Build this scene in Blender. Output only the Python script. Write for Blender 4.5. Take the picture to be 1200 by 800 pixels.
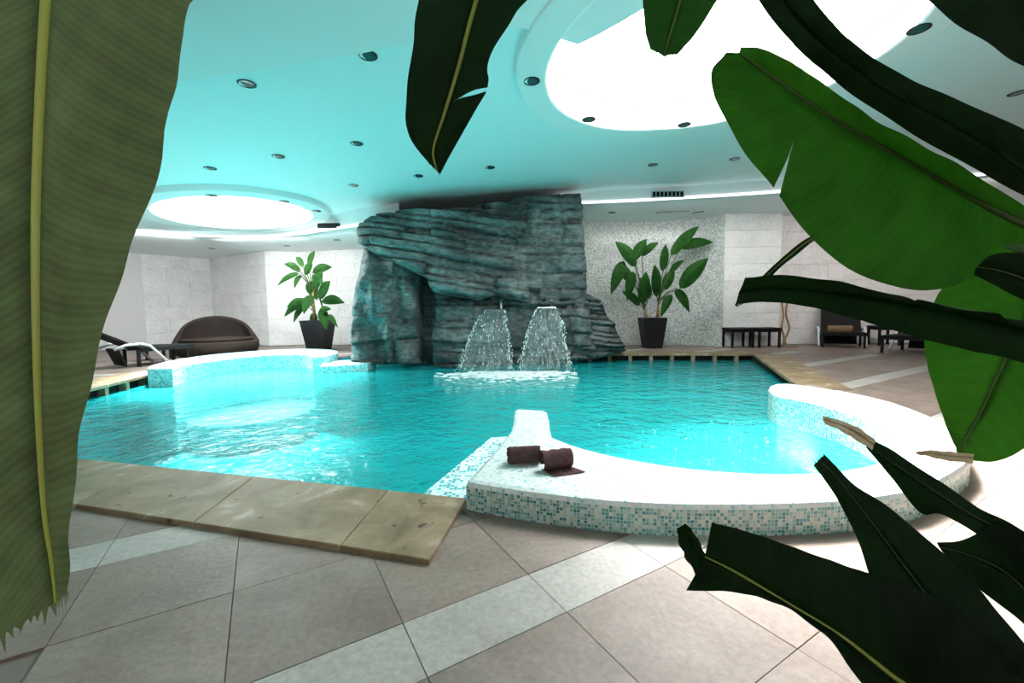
import bpy, bmesh, math, random
import numpy as np
from mathutils import Vector, Matrix
for o in list(bpy.data.objects):
    bpy.data.objects.remove(o)
C = bpy.context.scene.collection
SC = bpy.context.scene
R = math.radians
random.seed(7)

# ------------------------------------------------------------------ camera
FPX, PIT, ROL, CAMZ = 496.0, R(4.4), R(-0.8), 1.0
cam_d = bpy.data.cameras.new('camera'); cam = bpy.data.objects.new('camera', cam_d); C.objects.link(cam)
cam_d.sensor_width = 36.0; cam_d.lens = FPX / 1200 * 36; cam_d.clip_start = 0.02; cam_d.clip_end = 100
_c, _s, _cp, _sp = math.cos(ROL), math.sin(ROL), math.cos(PIT), math.sin(PIT)
RT = Vector((_c, _s * _sp, _s * _cp)); UP = Vector((-_s, _c * _sp, _c * _cp)); FW = Vector((0, _cp, -_sp))
m = Matrix((RT, UP, -FW)).transposed().to_4x4(); m.translation = (0, 0, CAMZ); cam.matrix_world = m
SC.camera = cam

# ------------------------------------------------------------------ view, world
SC.view_settings.view_transform = 'Standard'; SC.view_settings.look = 'None'
SC.view_settings.exposure = 0.12; SC.view_settings.gamma = 1.0; SC.view_settings.use_curve_mapping = False
w = bpy.data.worlds.new('world'); SC.world = w; w.use_nodes = True
w.node_tree.nodes['Background'].inputs[0].default_value = (0.75, 0.85, 1, 1)
w.node_tree.nodes['Background'].inputs[1].default_value = 0.3
SC.cycles.max_bounces = 10; SC.cycles.diffuse_bounces = 6; SC.cycles.glossy_bounces = 4
SC.cycles.transparent_max_bounces = 16; SC.cycles.transmission_bounces = 6
SC.cycles.caustics_reflective = False; SC.cycles.caustics_refractive = False
SC.cycles.sample_clamp_indirect = 6.0

# skylight lamps: a frosted pane glows over each opening, its daylight falls as a soft beam
SKY_MAIN = dict(c=(2.0, 4.33), r=1.62, ring=1.92, pane=14.0)
SKY_FAR = dict(c=(-5.35, 8.5), r=1.33, ring=1.66, pane=24.0)

def area_lamp(name, loc, target, size, power, color, spread=180):
    d = bpy.data.lights.new(name, 'AREA'); d.shape = 'DISK'; d.size = size; d.energy = power; d.color = color; d.spread = R(spread)
    o = bpy.data.objects.new(name, d); C.objects.link(o); o.location = loc
    o.rotation_euler = (Vector(target) - Vector(loc)).to_track_quat('-Z', 'Y').to_euler()
    return o
area_lamp('skylight_lamp', (2.0, 4.33, 3.75), (2.35, 2.0, 0), 2.4, 300, (1, 0.99, 0.97), 36)
area_lamp('skylight_lamp', (-5.35, 8.5, 3.35), (-4.5, 7.1, -0.5), 2.0, 560, (1, 1, 1), 42)

for p, t_, e in (((-1.6, 2.75, -0.55), (-1.4, 7.5, 2.6), 13), ((-3.4, 3.2, -0.55), (-3.2, 7.5, 2.6), 13), ((-5.2, 4.6, -0.55), (-2.5, 7.0, 2.6), 12), ((2.6, 3.6, -0.5), (0.5, 6.5, 2.8), 22)):
    area_lamp('pool_fill_lamp', p, t_, 0.2, e, (0.72, 1.0, 0.97), 110)  # fill lights added under the water to throw aqua on ceiling and rock
def wall_fill_lamp(name, a, b, z, target_z, reach, power, color):
    # long fill light added behind the ceiling step to brighten the wall behind it
    d = bpy.data.lights.new(name, 'AREA'); d.shape = 'RECTANGLE'; v = Vector(b) - Vector(a); d.size = v.length; d.size_y = 0.12; d.energy = power; d.color = color; d.spread = R(115)
    o = bpy.data.objects.new(name, d); C.objects.link(o); c = (Vector(a) + Vector(b)) / 2; nn = Vector((-v.y, v.x)).normalized()
    o.location = (c.x, c.y, z); f = Vector((nn.x * reach, nn.y * reach, target_z - z)).normalized(); x = Vector((v.x, v.y, 0)).normalized()
    o.rotation_euler = Matrix((x, (-f).cross(x), -f)).transposed().to_euler()
    return o
wall_fill_lamp('wall_fill', (-9.3, 8.4), (-7.5, 10.2), 2.74, 1.3, 2.6, 54, (0.98, 0.99, 1))
wall_fill_lamp('wall_fill', (-7.3, 10.4), (-5.0, 10.3), 2.74, 1.3, 2.4, 44, (0.98, 0.99, 1))
wall_fill_lamp('wall_fill', (-4.9, 10.2), (-3.6, 9.6), 2.74, 1.3, 2.4, 9, (0.98, 0.99, 1))
wall_fill_lamp('wall_fill', (1.9, 9.35), (4.6, 8.95), 3.18, 1.4, 2.0, 27, (1, 0.99, 0.97))
wall_fill_lamp('wall_fill', (4.7, 8.9), (6.6, 8.4), 3.18, 1.3, 2.0, 13, (1, 0.97, 0.95))
wall_fill_lamp('wall_fill', (6.8, 8.4), (10.2, 7.2), 3.18, 1.3, 3.0, 34, (1, 0.95, 0.93))

def ceil_z(x, y=0):
    return 3.5 - 0.065 * max(0.0, 2.0 - x)

# ------------------------------------------------------------------ picture point -> place in the room (used while building)
def ray(px, py):
    x = (px - 600) / FPX; y = -(py - 400) / FPX
    return RT * x + UP * y + FW
def at_z(px, py, z):
    d = ray(px, py); return Vector((0, 0, CAMZ)) + d * ((z - CAMZ) / d.z)
def at_y(px, py, Y):
    d = ray(px, py); return Vector((0, 0, CAMZ)) + d * (Y / d.y)
def at_ceil(px, py, dz=0):
    z = 3.3
    for _ in range(30):
        p = at_z(px, py, z); z = ceil_z(p.x) + dz
    return at_z(px, py, z)

# ------------------------------------------------------------------ tagging
def tag(o, label=None, cat=None, group=None, kind=None):
    if label: o['label'] = label
    if cat: o['category'] = cat
    if group: o['group'] = group
    if kind: o['kind'] = kind
    return o
def empty(name, loc, label, cat, group=None, rz=0):
    o = bpy.data.objects.new(name, None); C.objects.link(o); o.location = loc; o.rotation_euler = (0, 0, rz)
    o.empty_display_size = 0.1
    return tag(o, label, cat, group)
def link(name, me, parent=None, loc=None, local=False):
    o = bpy.data.objects.new(name, me); C.objects.link(o)
    if loc is not None: o.location = loc
    if parent is not None:
        o.parent = parent
        if not local:
            M = Matrix.Identity(4); p = parent
            ch = []
            while p: ch.append(p); p = p.parent
            for q in reversed(ch): M = M @ q.matrix_parent_inverse @ Matrix.LocRotScale(q.location, q.rotation_euler, q.scale)
            o.matrix_parent_inverse = M.inverted()
    return o

# ------------------------------------------------------------------ material helpers
def mat(name, col=(0.5, 0.5, 0.5), rough=0.5, metal=0.0, spec=0.5):
    M = bpy.data.materials.new(name); M.use_nodes = True
    b = M.node_tree.nodes['Principled BSDF']
    b.inputs['Base Color'].default_value = (*col, 1); b.inputs['Roughness'].default_value = rough
    b.inputs['Metallic'].default_value = metal; b.inputs['Specular IOR Level'].default_value = spec
    return M
class NT:
    def __init__(s, M): s.t = M.node_tree; s.b = s.t.nodes.get('Principled BSDF'); s.out = s.t.nodes.get('Material Output')
    def n(s, typ, **kw):
        x = s.t.nodes.new(typ)
        for k, v in kw.items():
            if k.startswith('_'): setattr(x, k[1:], v)
            else: x.inputs[k.replace('__', ' ')].default_value = v
        return x
    def l(s, a, b): s.t.links.new(a, b)
    def coord(s, kind='Object'): return s.n('ShaderNodeTexCoord').outputs[kind]
    def noise(s, vec, scale, detail=4, rough=0.55, dist=0.0):
        x = s.n('ShaderNodeTexNoise', Scale=scale, Detail=detail, Roughness=rough, Distortion=dist)
        if vec is not None: s.l(vec, x.inputs['Vector'])
        return x
    def ramp(s, fac, stops, interp='LINEAR'):
        x = s.n('ShaderNodeValToRGB'); x.color_ramp.interpolation = interp
        e = x.color_ramp.elements
        while len(e) < len(stops): e.new(0.5)
        for q, (p, c) in zip(e, stops): q.position = p; q.color = (*c, 1)
        s.l(fac, x.inputs[0]); return x
    def bump(s, h, strength, dist=0.01):
        x = s.n('ShaderNodeBump', Strength=strength, Distance=dist); s.l(h, x.inputs['Height']); return x
    def math(s, op, a, b=None):
        x = s.n('ShaderNodeMath', _operation=op)
        for i, v in enumerate((a, b)):
            if v is None: continue
            if isinstance(v, (int, float)): x.inputs[i].default_value = v
            else: s.l(v, x.inputs[i])
        return x.outputs[0]
    def vmath(s, op, a, b=None):
        x = s.n('ShaderNodeVectorMath', _operation=op)
        for i, v in enumerate((a, b)):
            if v is None: continue
            if isinstance(v, tuple): x.inputs[i].default_value = v
            else: s.l(v, x.inputs[i])
        return x.outputs[0]
    def mix(s, fac, a, b, typ='MIX'):
        x = s.n('ShaderNodeMix', _data_type='RGBA', _blend_type=typ)
        for i, v in ((0, fac), (6, a), (7, b)):
            if isinstance(v, (int, float)): x.inputs[i].default_value = v
            elif isinstance(v, tuple): x.inputs[i].default_value = (*v, 1)
            else: s.l(v, x.inputs[i])
        return x.outputs[2]
    def sep(s, v):
        x = s.n('ShaderNodeSeparateXYZ'); s.l(v, x.inputs[0]); return x.outputs

def stone(name, c1, c2, c3, scale=6, rough=0.55, bump=0.15, per_obj=0.0):
    M = mat(name, rough=rough); t = NT(M); v = t.coord('Object')
    if per_obj:
        oi = t.n('ShaderNodeObjectInfo')
        cx = t.n('ShaderNodeCombineXYZ'); 
        r = t.math('MULTIPLY', oi.outputs['Random'], 40.0)
        t.l(r, cx.inputs[0]); t.l(r, cx.inputs[1])
        v = t.vmath('ADD', v, cx.outputs[0])
    n1 = t.noise(v, scale, 6, 0.6); n2 = t.noise(v, scale * 14, 3, 0.6)
    col = t.ramp(n1.outputs[0], [(0.3, c1), (0.5, c2), (0.72, c3)]).outputs[0]
    g = t.ramp(n2.outputs[0], [(0.3, (0.8, 0.8, 0.8)), (0.7, (1.1, 1.1, 1.1))]).outputs[0]
    col = t.mix(1.0, col, g, 'MULTIPLY')
    if per_obj:
        k = t.math('ADD', t.math('MULTIPLY', oi.outputs['Random'], per_obj), 1 - per_obj / 2)
        hs = t.n('ShaderNodeHueSaturation'); t.l(col, hs.inputs['Color']); t.l(k, hs.inputs['Value']); col = hs.outputs[0]
    t.l(col, t.b.inputs['Base Color'])
    h = t.math('ADD', n1.outputs[0], t.math('MULTIPLY', n2.outputs[0], 0.5))
    t.l(t.bump(h, bump, 0.01).outputs[0], t.b.inputs['Normal'])
    return M

def mosaic(name, cell, stops, rough=0.25, uv=True, grout=(0.75, 0.8, 0.8), gw=0.1, dim=2):
    M = mat(name, rough=rough); t = NT(M)
    v = t.coord('UV') if uv else t.coord('Object')
    s = t.n('ShaderNodeVectorMath', _operation='SCALE'); t.l(v, s.inputs[0]); s.inputs['Scale'].default_value = 1.0 / cell
    f = t.vmath('FLOOR', s.outputs[0])
    wn = t.n('ShaderNodeTexWhiteNoise', _noise_dimensions='2D' if dim == 2 else '3D'); t.l(f, wn.inputs['Vector'])
    col = t.ramp(wn.outputs['Value'], stops, 'CONSTANT').outputs[0]
    fr = t.vmath('FRACTION', s.outputs[0]); x, y, z = t.sep(fr)
    e = lambda c: t.math('LESS_THAN', t.math('ABSOLUTE', t.math('SUBTRACT', c, 0.5)), 0.5 - gw / 2)
    inside = t.math('MULTIPLY', e(x), e(y))
    col = t.mix(inside, grout, col)
    t.l(col, t.b.inputs['Base Color'])
    t.l(t.bump(inside, 0.3, 0.002).outputs[0], t.b.inputs['Normal'])
    return M

M = {}
M['ceiling'] = mat('ceiling_pool_tint', (0.86, 0.93, 0.93), 0.6)  # pale paint with the pool's aqua bounce light mixed into its colour
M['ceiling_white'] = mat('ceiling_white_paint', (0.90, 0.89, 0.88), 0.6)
M['white'] = mat('white_paint', (0.84, 0.84, 0.84), 0.5)
M['tile'] = stone('beige_stone', (0.175, 0.12, 0.095), (0.235, 0.172, 0.142), (0.305, 0.235, 0.203), 3.0, 0.5, 0.35, 0.14)
M['tile_light'] = stone('pale_stone', (0.33, 0.30, 0.27), (0.40, 0.37, 0.34), (0.46, 0.435, 0.405), 3.0, 0.5, 0.25, 0.08)
M['grout'] = mat('grout', (0.18, 0.15, 0.13), 0.9)
M['wall_tile'] = stone('pale_wall_stone', (0.62, 0.61, 0.60), (0.70, 0.69, 0.68), (0.76, 0.755, 0.75), 2.0, 0.5, 0.08, 0.07)
M['wall_grout'] = mat('wall_grout', (0.56, 0.55, 0.54), 0.9)
M['wall_pink'] = stone('rosy_wall_stone', (0.58, 0.54, 0.53), (0.66, 0.62, 0.61), (0.72, 0.68, 0.67), 2.0, 0.5, 0.08, 0.07)
def travertine():
    Mt = mat('travertine', rough=0.55); t = NT(Mt); v = t.coord('Object')
    oi = t.n('ShaderNodeObjectInfo'); cx = t.n('ShaderNodeCombineXYZ'); r = t.math('MULTIPLY', oi.outputs['Random'], 23.0)
    t.l(r, cx.inputs[0]); t.l(r, cx.inputs[1]); v = t.vmath('ADD', v, cx.outputs[0])
    n1 = t.noise(v, 3.5, 8, 0.65, 0.6); n2 = t.noise(v, 30, 4); n3 = t.noise(v, 9, 6, 0.7, 0.4)
    col = t.ramp(n1.outputs[0], [(0.28, (0.13, 0.08, 0.035)), (0.45, (0.22, 0.15, 0.08)), (0.58, (0.30, 0.215, 0.13)), (0.72, (0.52, 0.46, 0.38))]).outputs[0]
    pit = t.ramp(n3.outputs[0], [(0.33, (0.22, 0.15, 0.08)), (0.375, (1, 1, 1))]).outputs[0]
    col = t.mix(1.0, col, pit, 'MULTIPLY'); t.l(col, t.b.inputs['Base Color'])
    h = t.math('ADD', t.math('MULTIPLY', n2.outputs[0], 0.3), pit)
    t.l(t.bump(h, 0.4, 0.008).outputs[0], t.b.inputs['Normal']); return Mt
M['travertine'] = travertine()
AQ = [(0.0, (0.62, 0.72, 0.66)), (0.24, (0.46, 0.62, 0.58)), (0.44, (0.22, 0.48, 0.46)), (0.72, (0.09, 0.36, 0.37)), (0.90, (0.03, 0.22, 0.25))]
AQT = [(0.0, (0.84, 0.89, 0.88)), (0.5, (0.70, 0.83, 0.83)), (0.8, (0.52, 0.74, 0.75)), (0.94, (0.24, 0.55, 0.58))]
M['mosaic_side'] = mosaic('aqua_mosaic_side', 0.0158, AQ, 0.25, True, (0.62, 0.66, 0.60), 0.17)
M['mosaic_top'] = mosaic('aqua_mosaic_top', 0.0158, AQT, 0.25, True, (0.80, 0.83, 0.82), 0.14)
AQW = [(0.0, (0.72, 0.86, 0.86)), (0.3, (0.45, 0.74, 0.75)), (0.6, (0.16, 0.58, 0.61)), (0.85, (0.05, 0.42, 0.46))]
M['mosaic_far'] = mosaic('aqua_mosaic_blend', 0.024, AQW, 0.25, True, (0.6, 0.78, 0.78), 0.14)
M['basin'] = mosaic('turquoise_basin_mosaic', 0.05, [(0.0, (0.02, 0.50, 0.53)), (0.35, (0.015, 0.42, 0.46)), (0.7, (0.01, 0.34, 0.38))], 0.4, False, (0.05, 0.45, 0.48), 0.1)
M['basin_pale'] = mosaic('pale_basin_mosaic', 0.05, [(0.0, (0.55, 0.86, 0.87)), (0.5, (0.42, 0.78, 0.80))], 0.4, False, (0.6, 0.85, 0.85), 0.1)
M['mosaic_step'] = mosaic('step_mosaic', 0.026, [(0.0, (0.85, 0.95, 0.95)), (0.45, (0.5, 0.85, 0.86)), (0.7, (0.05, 0.45, 0.5))], 0.25, False, (0.8, 0.9, 0.9), 0.14)
SIL = [(0.0, (0.52, 0.55, 0.52)), (0.3, (0.42, 0.45, 0.43)), (0.55, (0.30, 0.33, 0.32)), (0.8, (0.64, 0.66, 0.63))]
M['mosaic_silver'] = mosaic('silver_mosaic', 0.029, SIL, 0.22, True, (0.36, 0.38, 0.37), 0.12)
M['dark'] = mat('dark_plastic', (0.008, 0.008, 0.009), 0.55, spec=0.2)
M['weave'] = mat('dark_weave', (0.012, 0.011, 0.011), 0.8, spec=0.15)
t = NT(M['weave']); wv = t.n('ShaderNodeTexWave', Scale=60.0); t.l(t.coord('Object'), wv.inputs['Vector']); t.l(t.bump(wv.outputs[1], 0.4, 0.004).outputs[0], t.b.inputs['Normal'])
M['wicker'] = mat('brown_wicker', (0.04, 0.025, 0.02), 0.7, spec=0.2)
t = NT(M['wicker']); v = t.coord('Object'); wv = t.n('ShaderNodeTexWave', Scale=22.0, _bands_direction='Z'); t.l(v, wv.inputs['Vector'])
t.l(t.ramp(wv.outputs[1], [(0.2, (0.014, 0.009, 0.007)), (0.7, (0.048, 0.029, 0.023))]).outputs[0], t.b.inputs['Base Color']); t.l(t.bump(wv.outputs[1], 0.5, 0.01).outputs[0], t.b.inputs['Normal'])
M['chrome'] = mat('brushed_metal', (0.62, 0.64, 0.66), 0.28, 1.0)
M['silver'] = mat('silver_paint', (0.62, 0.64, 0.68), 0.35, 0.2)
M['pot'] = mat('black_pot', (0.006, 0.006, 0.007), 0.5, spec=0.25)
M['soil'] = mat('soil', (0.03, 0.02, 0.012), 0.95)
M['lens'] = mat('lamp_glass', (0.02, 0.09, 0.09), 0.12)
M['vent'] = mat('vent_dark', (0.012, 0.014, 0.014), 0.7, spec=0.2)
M['towel'] = mat('brown_towel', (0.085, 0.042, 0.047), 0.95, spec=0.1)
t = NT(M['towel']); n = t.noise(t.coord('Object'), 260, 3); t.l(t.bump(n.outputs[0], 0.7, 0.004).outputs[0], t.b.inputs['Normal'])
n = t.noise(t.coord('Object'), 30, 4); t.l(t.ramp(n.outputs[0], [(0.3, (0.13, 0.07, 0.074)), (0.7, (0.21, 0.12, 0.124))]).outputs[0], t.b.inputs['Base Color'])
M['tan_towel'] = mat('tan_towel', (0.36, 0.24, 0.14), 0.95, spec=0.1)
def emis(name, col, s):
    Mt = mat(name, (0.8, 0.8, 0.8)); b = Mt.node_tree.nodes['Principled BSDF']
    b.inputs['Emission Color'].default_value = (*col, 1); b.inputs['Emission Strength'].default_value = s; return Mt
M['pane_main'] = emis('daylit_frosted_pane', (1, 0.99, 0.97), SKY_MAIN['pane'])
M['pane_far'] = emis('daylit_frosted_pane_far', (0.96, 1, 1), SKY_FAR['pane'])
M['cove'] = emis('cove_light_strip', (0.92, 0.95, 1.0), 1.6)
def rockmat():
    Mt = mat('weathered_rock', rough=0.65); t = NT(Mt); v = t.coord('Object')
    sc = t.vmath('MULTIPLY', v, (1.0, 1.0, 2.6))
    n1 = t.noise(v, 1.6, 6, 0.6, 0.4); n2 = t.noise(sc, 7, 8, 0.7); n3 = t.noise(v, 45, 4, 0.6)
    a = t.ramp(n1.outputs[0], [(0.30, (0.05, 0.062, 0.064)), (0.5, (0.13, 0.15, 0.148)), (0.70, (0.27, 0.295, 0.285))]).outputs[0]
    b = t.ramp(n2.outputs[0], [(0.34, (0.32, 0.34, 0.34)), (0.55, (1.0, 1.0, 1.0)), (0.75, (1.6, 1.6, 1.55))]).outputs[0]
    t.l(t.mix(1.0, a, b, 'MULTIPLY'), t.b.inputs['Base Color'])
    h = t.math('ADD', n2.outputs[0], t.math('MULTIPLY', n3.outputs[0], 0.35))
    t.l(t.bump(h, 0.8, 0.05).outputs[0], t.b.inputs['Normal']); return Mt
M['rock'] = rockmat()
def water_mat():
    Mt = mat('pool_water'); t = NT(Mt); v = t.coord('Object')
    n1 = t.noise(v, 2.2, 3, 0.5, 0.4); n2 = t.noise(v, 7.5, 3, 0.55, 0.6); n3 = t.noise(v, 22, 2, 0.5)
    h = t.math('ADD', t.math('ADD', n1.outputs[0], t.math('MULTIPLY', n2.outputs[0], 0.55)), t.math('MULTIPLY', n3.outputs[0], 0.10))
    b = t.bump(h, 0.42, 0.12)
    tr = t.n('ShaderNodeBsdfTransparent', Color=(0.42, 0.93, 0.93, 1)); gl = t.n('ShaderNodeBsdfGlossy', Roughness=0.03)
    t.l(b.outputs[0], gl.inputs['Normal'])
    fr = t.n('ShaderNodeFresnel', IOR=1.33); t.l(b.outputs[0], fr.inputs['Normal'])
    di = t.n('ShaderNodeBsdfDiffuse', Color=(0.018, 0.53, 0.55, 1)); cl = t.n('ShaderNodeMixShader'); cl.inputs[0].default_value = 0.55
    t.l(tr.outputs[0], cl.inputs[1]); t.l(di.outputs[0], cl.inputs[2])
    mx = t.n('ShaderNodeMixShader'); t.l(fr.outputs[0], mx.inputs[0]); t.l(cl.outputs[0], mx.inputs[1]); t.l(gl.outputs[0], mx.inputs[2])
    t.l(mx.outputs[0], t.out.inputs['Surface']); return Mt
M['water'] = water_mat()
def fall_mat():
    Mt = mat('falling_water'); t = NT(Mt); uv = t.coord('UV')
    s = t.vmath('MULTIPLY', uv, (26.0, 5.0, 1.0)); n = t.noise(s, 1.0, 5, 0.65)
    f = t.ramp(n.outputs[0], [(0.45, (0.06, 0.06, 0.06)), (0.75, (0.5, 0.5, 0.5))]).outputs[0]
    tr = t.n('ShaderNodeBsdfTransparent', Color=(0.93, 0.98, 0.98, 1)); di = t.n('ShaderNodeBsdfPrincipled')
    di.inputs['Base Color'].default_value = (0.8, 0.9, 0.9, 1); di.inputs['Roughness'].default_value = 0.15
    mx = t.n('ShaderNodeMixShader'); t.l(f, mx.inputs[0]); t.l(tr.outputs[0], mx.inputs[1]); t.l(di.outputs[0], mx.inputs[2])
    t.l(mx.outputs[0], t.out.inputs['Surface']); return Mt
M['fall'] = fall_mat()
M['foam'] = mat('white_foam', (0.85, 0.92, 0.92), 0.35)
def leafmat(name, dark, light, trans, tw=0.4, rough=0.35, spots=0.0):
    Mt = mat(name, rough=rough + 0.2, spec=0.08); t = NT(Mt); uv = t.coord('UV')
    x, y, z = t.sep(uv)
    ay = t.math('ABSOLUTE', y)
    ph = t.math('ADD', t.math('MULTIPLY', x, 560.0), t.math('MULTIPLY', ay, -330.0))
    vein = t.math('SINE', ph); ph2 = t.math('SINE', t.math('MULTIPLY', ph, 0.27))
    n = t.noise(t.coord('Object'), 9, 4, 0.6)
    f = t.math('ADD', t.math('ADD', t.math('MULTIPLY', vein, 0.06), t.math('MULTIPLY', ph2, 0.05)), n.outputs[0])
    col = t.ramp(f, [(0.25, dark), (0.75, light)]).outputs[0]
    if spots:
        n5 = t.noise(t.coord('Object'), 5, 6, 0.7); sp = t.ramp(n5.outputs[0], [(0.58, (0, 0, 0)), (0.72, (1, 1, 1))]).outputs[0]
        col = t.mix(t.math('MULTIPLY', sp, spots), col, (0.10, 0.065, 0.025))
    t.l(col, t.b.inputs['Base Color'])
    bp = t.bump(t.math('ADD', vein, ph2), 0.10, 0.001); t.l(bp.outputs[0], t.b.inputs['Normal'])
    tl = t.n('ShaderNodeBsdfTranslucent'); tc = t.mix(1.0, t.mix(0.5, (1.0, 1.0, 1.0), t.ramp(f, [(0.25, (0.5, 0.5, 0.5)), (0.75, (1.3, 1.3, 1.3))]).outputs[0]), trans, 'MULTIPLY')
    t.l(tc, tl.inputs['Color'])
    mx = t.n('ShaderNodeMixShader'); mx.inputs[0].default_value = tw
    t.l(t.b.outputs[0], mx.inputs[1]); t.l(tl.outputs[0], mx.inputs[2]); t.l(mx.outputs[0], t.out.inputs['Surface']); return Mt
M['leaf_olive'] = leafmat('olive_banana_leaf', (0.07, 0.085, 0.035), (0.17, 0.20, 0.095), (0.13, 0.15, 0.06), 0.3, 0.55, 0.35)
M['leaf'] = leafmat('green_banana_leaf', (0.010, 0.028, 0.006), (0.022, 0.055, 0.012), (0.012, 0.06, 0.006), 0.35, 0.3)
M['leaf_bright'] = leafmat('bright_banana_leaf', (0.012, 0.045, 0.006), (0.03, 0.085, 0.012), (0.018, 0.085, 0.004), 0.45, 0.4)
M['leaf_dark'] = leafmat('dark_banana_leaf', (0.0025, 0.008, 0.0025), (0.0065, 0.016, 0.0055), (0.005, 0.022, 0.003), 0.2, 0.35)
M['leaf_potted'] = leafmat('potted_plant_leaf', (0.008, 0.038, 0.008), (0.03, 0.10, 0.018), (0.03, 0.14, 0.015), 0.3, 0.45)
M['midrib'] = mat('yellow_green_midrib', (0.22, 0.24, 0.03), 0.45)
M['midrib_bright'] = mat('bright_yellow_midrib', (0.42, 0.45, 0.08), 0.45)
M['midrib_dark'] = mat('olive_midrib', (0.06, 0.09, 0.015), 0.5)
M['midrib_lobe'] = mat('dark_leaf_vein', (0.012, 0.022, 0.008), 0.5)
M['stalk'] = mat('green_stalk', (0.05, 0.09, 0.02), 0.5)
M['dry'] = stone('dry_leaf', (0.42, 0.28, 0.13), (0.66, 0.50, 0.30), (0.82, 0.70, 0.50), 20, 0.7, 0.3)
M['twig'] = stone('dry_twig', (0.16, 0.09, 0.04), (0.26, 0.16, 0.06), (0.4, 0.27, 0.1), 20, 0.6, 0.3)
M['led_dark'] = mat('dark_gap', (0.01, 0.012, 0.012), 0.9)

# ------------------------------------------------------------------ mesh helpers
def obj(name, bm, material, parent=None, smooth=False, local=False, loc=None):
    me = bpy.data.meshes.new(name); bm.normal_update(); bm.to_mesh(me); bm.free()
    for mm in (material if isinstance(material, (list, tuple)) else [material]): me.materials.append(mm)
    if smooth:
        for p in me.polygons: p.use_smooth = True
    return link(name, me, parent, loc, local)
def box(bm, c, s, rz=0, ry=0, rx=0, bev=0.0):
    r = bmesh.ops.create_cube(bm, size=1.0)
    vs = r['verts']
    bmesh.ops.scale(bm, vec=s, verts=vs)
    if bev:
        es = list({e for v in vs for e in v.link_edges})
        q = bmesh.ops.bevel(bm, geom=es, offset=bev, segments=2, affect='EDGES', profile=0.6)
        vs = list({v for f in q['faces'] for v in f.verts} | {v for v in vs if v.is_valid})
    Mx = Matrix.Translation(c) @ Matrix.Rotation(rz, 4, 'Z') @ Matrix.Rotation(ry, 4, 'Y') @ Matrix.Rotation(rx, 4, 'X')
    bmesh.ops.transform(bm, matrix=Mx, verts=vs)
def boxo(name, c, s, material, parent=None, rz=0, ry=0, rx=0, bev=0.0):
    bm = bmesh.new(); box(bm, c, s, rz, ry, rx, bev); return obj(name, bm, material, parent)
def tube(bm, pts, r, seg=8, cap=True):
    pts = [Vector(p) for p in pts]; n = len(pts)
    rr = r if isinstance(r, (list, tuple)) else [r] * n
    rings = []; prev = None
    for i, p in enumerate(pts):
        d = (pts[min(i + 1, n - 1)] - pts[max(i - 1, 0)]).normalized()
        if prev is None: u = d.orthogonal().normalized()
        else: u = (prev - d * prev.dot(d)).normalized()
        prev = u; vv = d.cross(u)
        rings.append([bm.verts.new(p + (u * math.cos(2 * math.pi * k / seg) + vv * math.sin(2 * math.pi * k / seg)) * rr[i]) for k in range(seg)])
    for a, b in zip(rings, rings[1:]):
        for k in range(seg): bm.faces.new((a[k], a[(k + 1) % seg], b[(k + 1) % seg], b[k]))
    if cap: bm.faces.new(rings[0][::-1]); bm.faces.new(rings[-1])
def lathe(bm, prof, seg=24, c=(0, 0, 0), sx=1, sy=1, capb=False, capt=False, square=False):
    rings = []
    for r, z in prof:
        rings.append([bm.verts.new((c[0] + sx * r * math.cos(2 * math.pi * k / seg), c[1] + sy * r * math.sin(2 * math.pi * k / seg), c[2] + z)) for k in range(seg)])
    for a, b in zip(rings, rings[1:]):
        for k in range(seg): bm.faces.new((a[k], a[(k + 1) % seg], b[(k + 1) % seg], b[k]))
    if capb: bm.faces.new(rings[0][::-1])
    if capt: bm.faces.new(rings[-1])
def catmull(P, n):
    P = [np.array(p, float) for p in P]; m = len(P); out = []
    for k in range(n):
        t = k / (n - 1) * (m - 1); i = min(int(t), m - 2); f = t - i
        p0 = P[max(i - 1, 0)] if i > 0 else 2 * P[0] - P[1]; p1 = P[i]; p2 = P[i + 1]; p3 = P[i + 2] if i + 2 < m else 2 * P[m - 1] - P[m - 2]
        out.append(0.5 * ((2 * p1) + (p2 - p0) * f + (2 * p0 - 5 * p1 + 4 * p2 - p3) * f * f + (3 * p1 - p0 - 3 * p2 + p3) * f ** 3))
    return out
def catk(P, n, k=0.5):
    return [Vector(p) for p in catmull(P, n)]
def dense(poly, step=0.06, closed=True):
    out = []; n = len(poly)
    for i in range(n if closed else n - 1):
        a = Vector(poly[i]); b = Vector(poly[(i + 1) % n]); k = max(1, int((b - a).length / step))
        for j in range(k): out.append(a.lerp(b, j / k))
    if not closed: out.append(Vector(poly[-1]))
    return out
def area2(p): return sum(p[i][0] * p[(i + 1) % len(p)][1] - p[(i + 1) % len(p)][0] * p[i][1] for i in range(len(p)))
def inset(poly, d):           # poly counter-clockwise, moves inwards
    n = len(poly); out = []
    for i in range(n):
        a, b, c = Vector(poly[i - 1]), Vector(poly[i]), Vector(poly[(i + 1) % n])
        e1 = (b - a).normalized(); e2 = (c - b).normalized()
        nn = Vector((-e1.y - e2.y, e1.x + e2.x)); L = nn.length
        nn = nn / L if L > 1e-6 else Vector((-e1.y, e1.x))
        k = max(0.5, nn.dot(Vector((-e1.y, e1.x))))
        out.append(b + nn * (d / k))
    return out
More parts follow.
